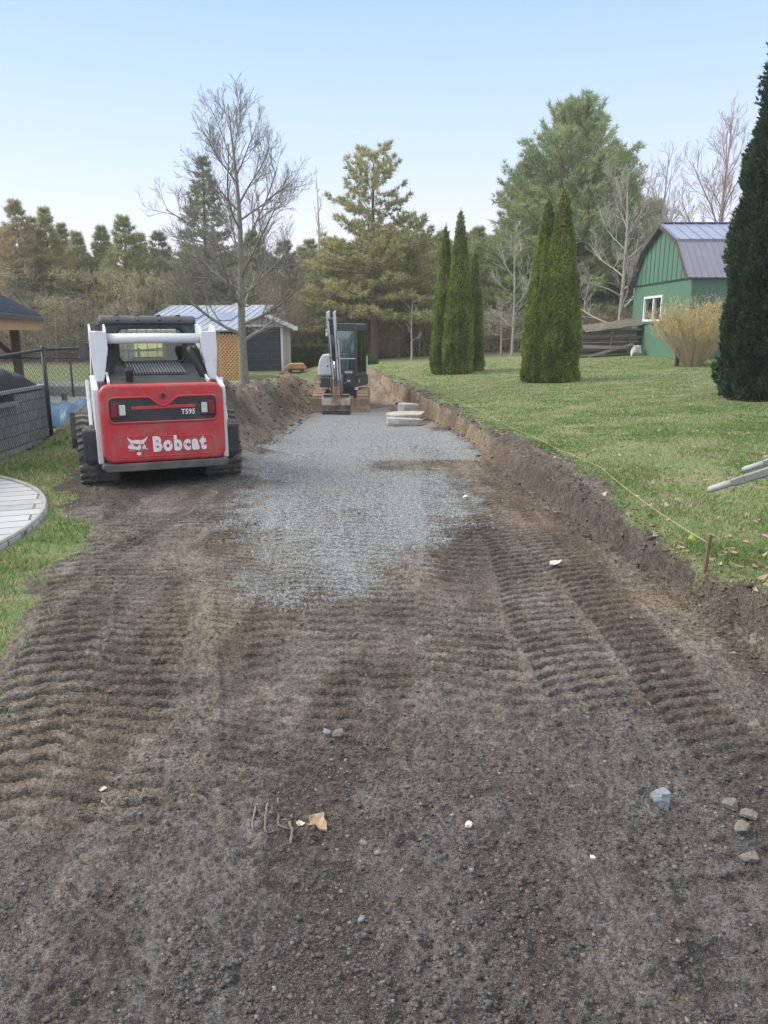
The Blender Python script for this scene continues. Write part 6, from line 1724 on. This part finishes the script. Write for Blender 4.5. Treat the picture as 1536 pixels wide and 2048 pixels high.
leaf('curled tan dead leaf beside the ladder shaped mud print', 636, 1660, .07, M_LEAF, 1, -.6)
leaf('small tan dead leaf on the tracked soil at the left', 215, 1603, .045, M_LEAF, 2, .4)
leaf('pale scrap just left of the curled tan leaf', 601, 1651, .03, M_LEAFP, 3, .1, 'scrap', 'pale_scrap')
leaf('white scrap lying on the brown soil right of the gravel', 1110, 1137, .085, M_LEAFP, 4, .2, 'scrap', 'pale_scrap')
leaf('pale scrap above the small tan leaf at the left', 207, 1586, .025, M_LEAFP, 5, .2, 'scrap', 'pale_scrap')
leaf('white scrap at the far right end of the tracked gravel', 932, 997, .07, M_LEAFP, 6, .2, 'scrap', 'pale_scrap')
def mud_ladder():
    rs = random.Random(9); a = atZ(500, 1690, 0); s = MB()
    def Pz(px, py, dz=.004):
        p = atZ(px, py, 0); z, _ = Hfull(np.array([p.x]), np.array([p.y])); return Vector((p.x, p.y, float(z[0]) + dz))
    o0 = Pz(545, 1650)
    for q in (((516, 1592), (512, 1620), (506, 1648), (505, 1668), (498, 1690)), ((536, 1612), (532, 1640), (530, 1668), (534, 1674)), ((556, 1600), (558, 1630), (556, 1650), (555, 1672)), ((583, 1628), (580, 1650), (585, 1665), (582, 1692))):
        pts = [Pz(px + rs.uniform(-1, 1), py, .0015) - o0 for px, py in q]
        fine = []
        for u, v in zip(pts, pts[1:]):
            for k in range(4): fine.append(u.lerp(v, k / 4) + Vector((rs.gauss(0, .001), 0, rs.gauss(0, .001))))
        fine.append(pts[-1]); s.tube(fine, [.0046 * rs.uniform(.6, 1.3) for _ in fine], 6)
    for q in (((510, 1640), (520, 1648), (530, 1643)), ((506, 1664), (518, 1666), (530, 1666)), ((532, 1652), (545, 1648), (557, 1650)), ((534, 1674), (545, 1668), (556, 1662)), ((558, 1640), (570, 1642), (581, 1648)), ((557, 1655), (568, 1662), (583, 1664))):
        s.tube([Pz(px, py, .001) - o0 for px, py in q], .0028, 5)
    o = s.build('mud_ridges', M_CLODS, None, smooth=True); o.location = o0; tag(o, 'ladder shaped patch of crusted mud ridges left by a track plate', 'mud print')
mud_ladder()
def flat_stone(): 
    o = rock('flat_stone_slab', 'flat grey slab pressed into the soil by the left grass edge', 'stone', (*atZ(100, 1290, .02)[:2], float(Hfull(*[np.array([q]) for q in atZ(100, 1290, .02)[:2]])[0][0]) + .006), (.075, .19, .012), -.3, 51, mat('dark_flat_stone', (.10, .105, .11, 1), .9, var=.4, scale=30, bump=.8))
flat_stone()

# grass blades
def grass_blades(name, label, n, x0f, x1f, y0, y1, pw, hgt, m, mset):
    x, y = sample(n, x0f, x1f, y0, y1, pw); mk = masks(x, y)
    dens = .18 + .82 * sstep(-.25, .3, fbm(x, y, .9, 4, 601) + .03 * (y - 6))
    keep = rng.uniform(0, 1, n) < sstep(.3, .8, mk['grass']) * dens + .05 * (mk['grass'] > .02)
    keep &= np.hypot(x + 5.62, y - 5.45) > 2.9
    x, y = x[keep], y[keep]; n = len(x); z, _ = Hfull(x, y)
    h = hgt * rng.uniform(.45, 1.35, n) * (.85 + .3 * sstep(-.1, .4, fbm(x, y, 1.7, 3, 603))); w = .0032 * (.7 + .16 * y)
    a = rng.uniform(0, 6.28, n); lean = rng.uniform(.1, 1.3, n) * h; la = rng.uniform(0, 6.28, n)
    sx, sy = np.cos(a) * w, np.sin(a) * w
    V = np.stack([np.stack([x - sx, y - sy, z - .004], 1), np.stack([x + sx, y + sy, z - .004], 1), np.stack([x + np.cos(la) * lean, y + np.sin(la) * lean, z + h], 1)], 1)
    o = MB().tris(V.reshape(-1, 3), np.arange(3 * n).reshape(-1, 3)).build(name, m, None); return tag(o, label, 'grass', kind='stuff')
M_GRASS = leafmat('spring_grass', [(0, (.07, .13, .035, 1)), (.42, (.13, .235, .06, 1)), (.62, (.21, .29, .10, 1)), (.74, (.36, .34, .21, 1)), (1, (.55, .50, .38, 1))], rough=.6, trans=.35, nscale=.9)
grass_blades('grass', 'short spring grass of the lawn mixed with pale dead blades', 480000, lambda y: f_xt(y) - .1, lambda y: .60 * y + 2.6, 2.0, 34, 1.5, .026, M_GRASS, None)
grass_blades('verge_grass', 'rough grass of the verge by the round patio', 60000, lambda y: np.full_like(y, -1) * (.58 * y + .8), lambda y: f_xl(y) + .3, 2.6, 12, 1.3, .038, M_GRASS, None)
# fallen leaves on the lawn edge
x, y = sample(420, lambda y: f_xt(y), lambda y: .56 * y, 4, 38, 1.2); z, _ = Hfull(x, y); P = np.stack([x, y, z + .012], 1)
V, F = needles(P, np.stack([rng.normal(size=len(x)), rng.normal(size=len(x)), .1 + 0 * x], 1), 2, .05, .035, .3, rng)
tag(MB().tris(V, F).build('fallen_leaves', leafmat('fallen_leaves', [(0, (.25, .17, .10, 1)), (1, (.6, .5, .38, 1))]), None), 'scattered dry leaves on the lawn', 'leaves', kind='stuff')
# ================================================================== HAZE BOX ADDED TO LIFT THE FAR TREES
hz = MB().box((0, 20, 4.5), (150, 110, 28)).build('haze', None, None)
hm = bpy.data.materials.new('lifting_haze'); hm.use_nodes = True; hn = hm.node_tree.nodes
for n_ in list(hn):
    if n_.type != 'OUTPUT_MATERIAL': hn.remove(n_)
pv = hn.new('ShaderNodeVolumePrincipled'); pv.inputs['Color'].default_value = (.93, .95, 1, 1); pv.inputs['Density'].default_value = .0012; pv.inputs['Anisotropy'].default_value = .2
hm.node_tree.links.new(pv.outputs[0], [n_ for n_ in hn if n_.type == 'OUTPUT_MATERIAL'][0].inputs['Volume'])
hz.data.materials.append(hm); tag(hz, 'thin pale haze added to lift and soften the far trees', 'haze', kind='stuff')
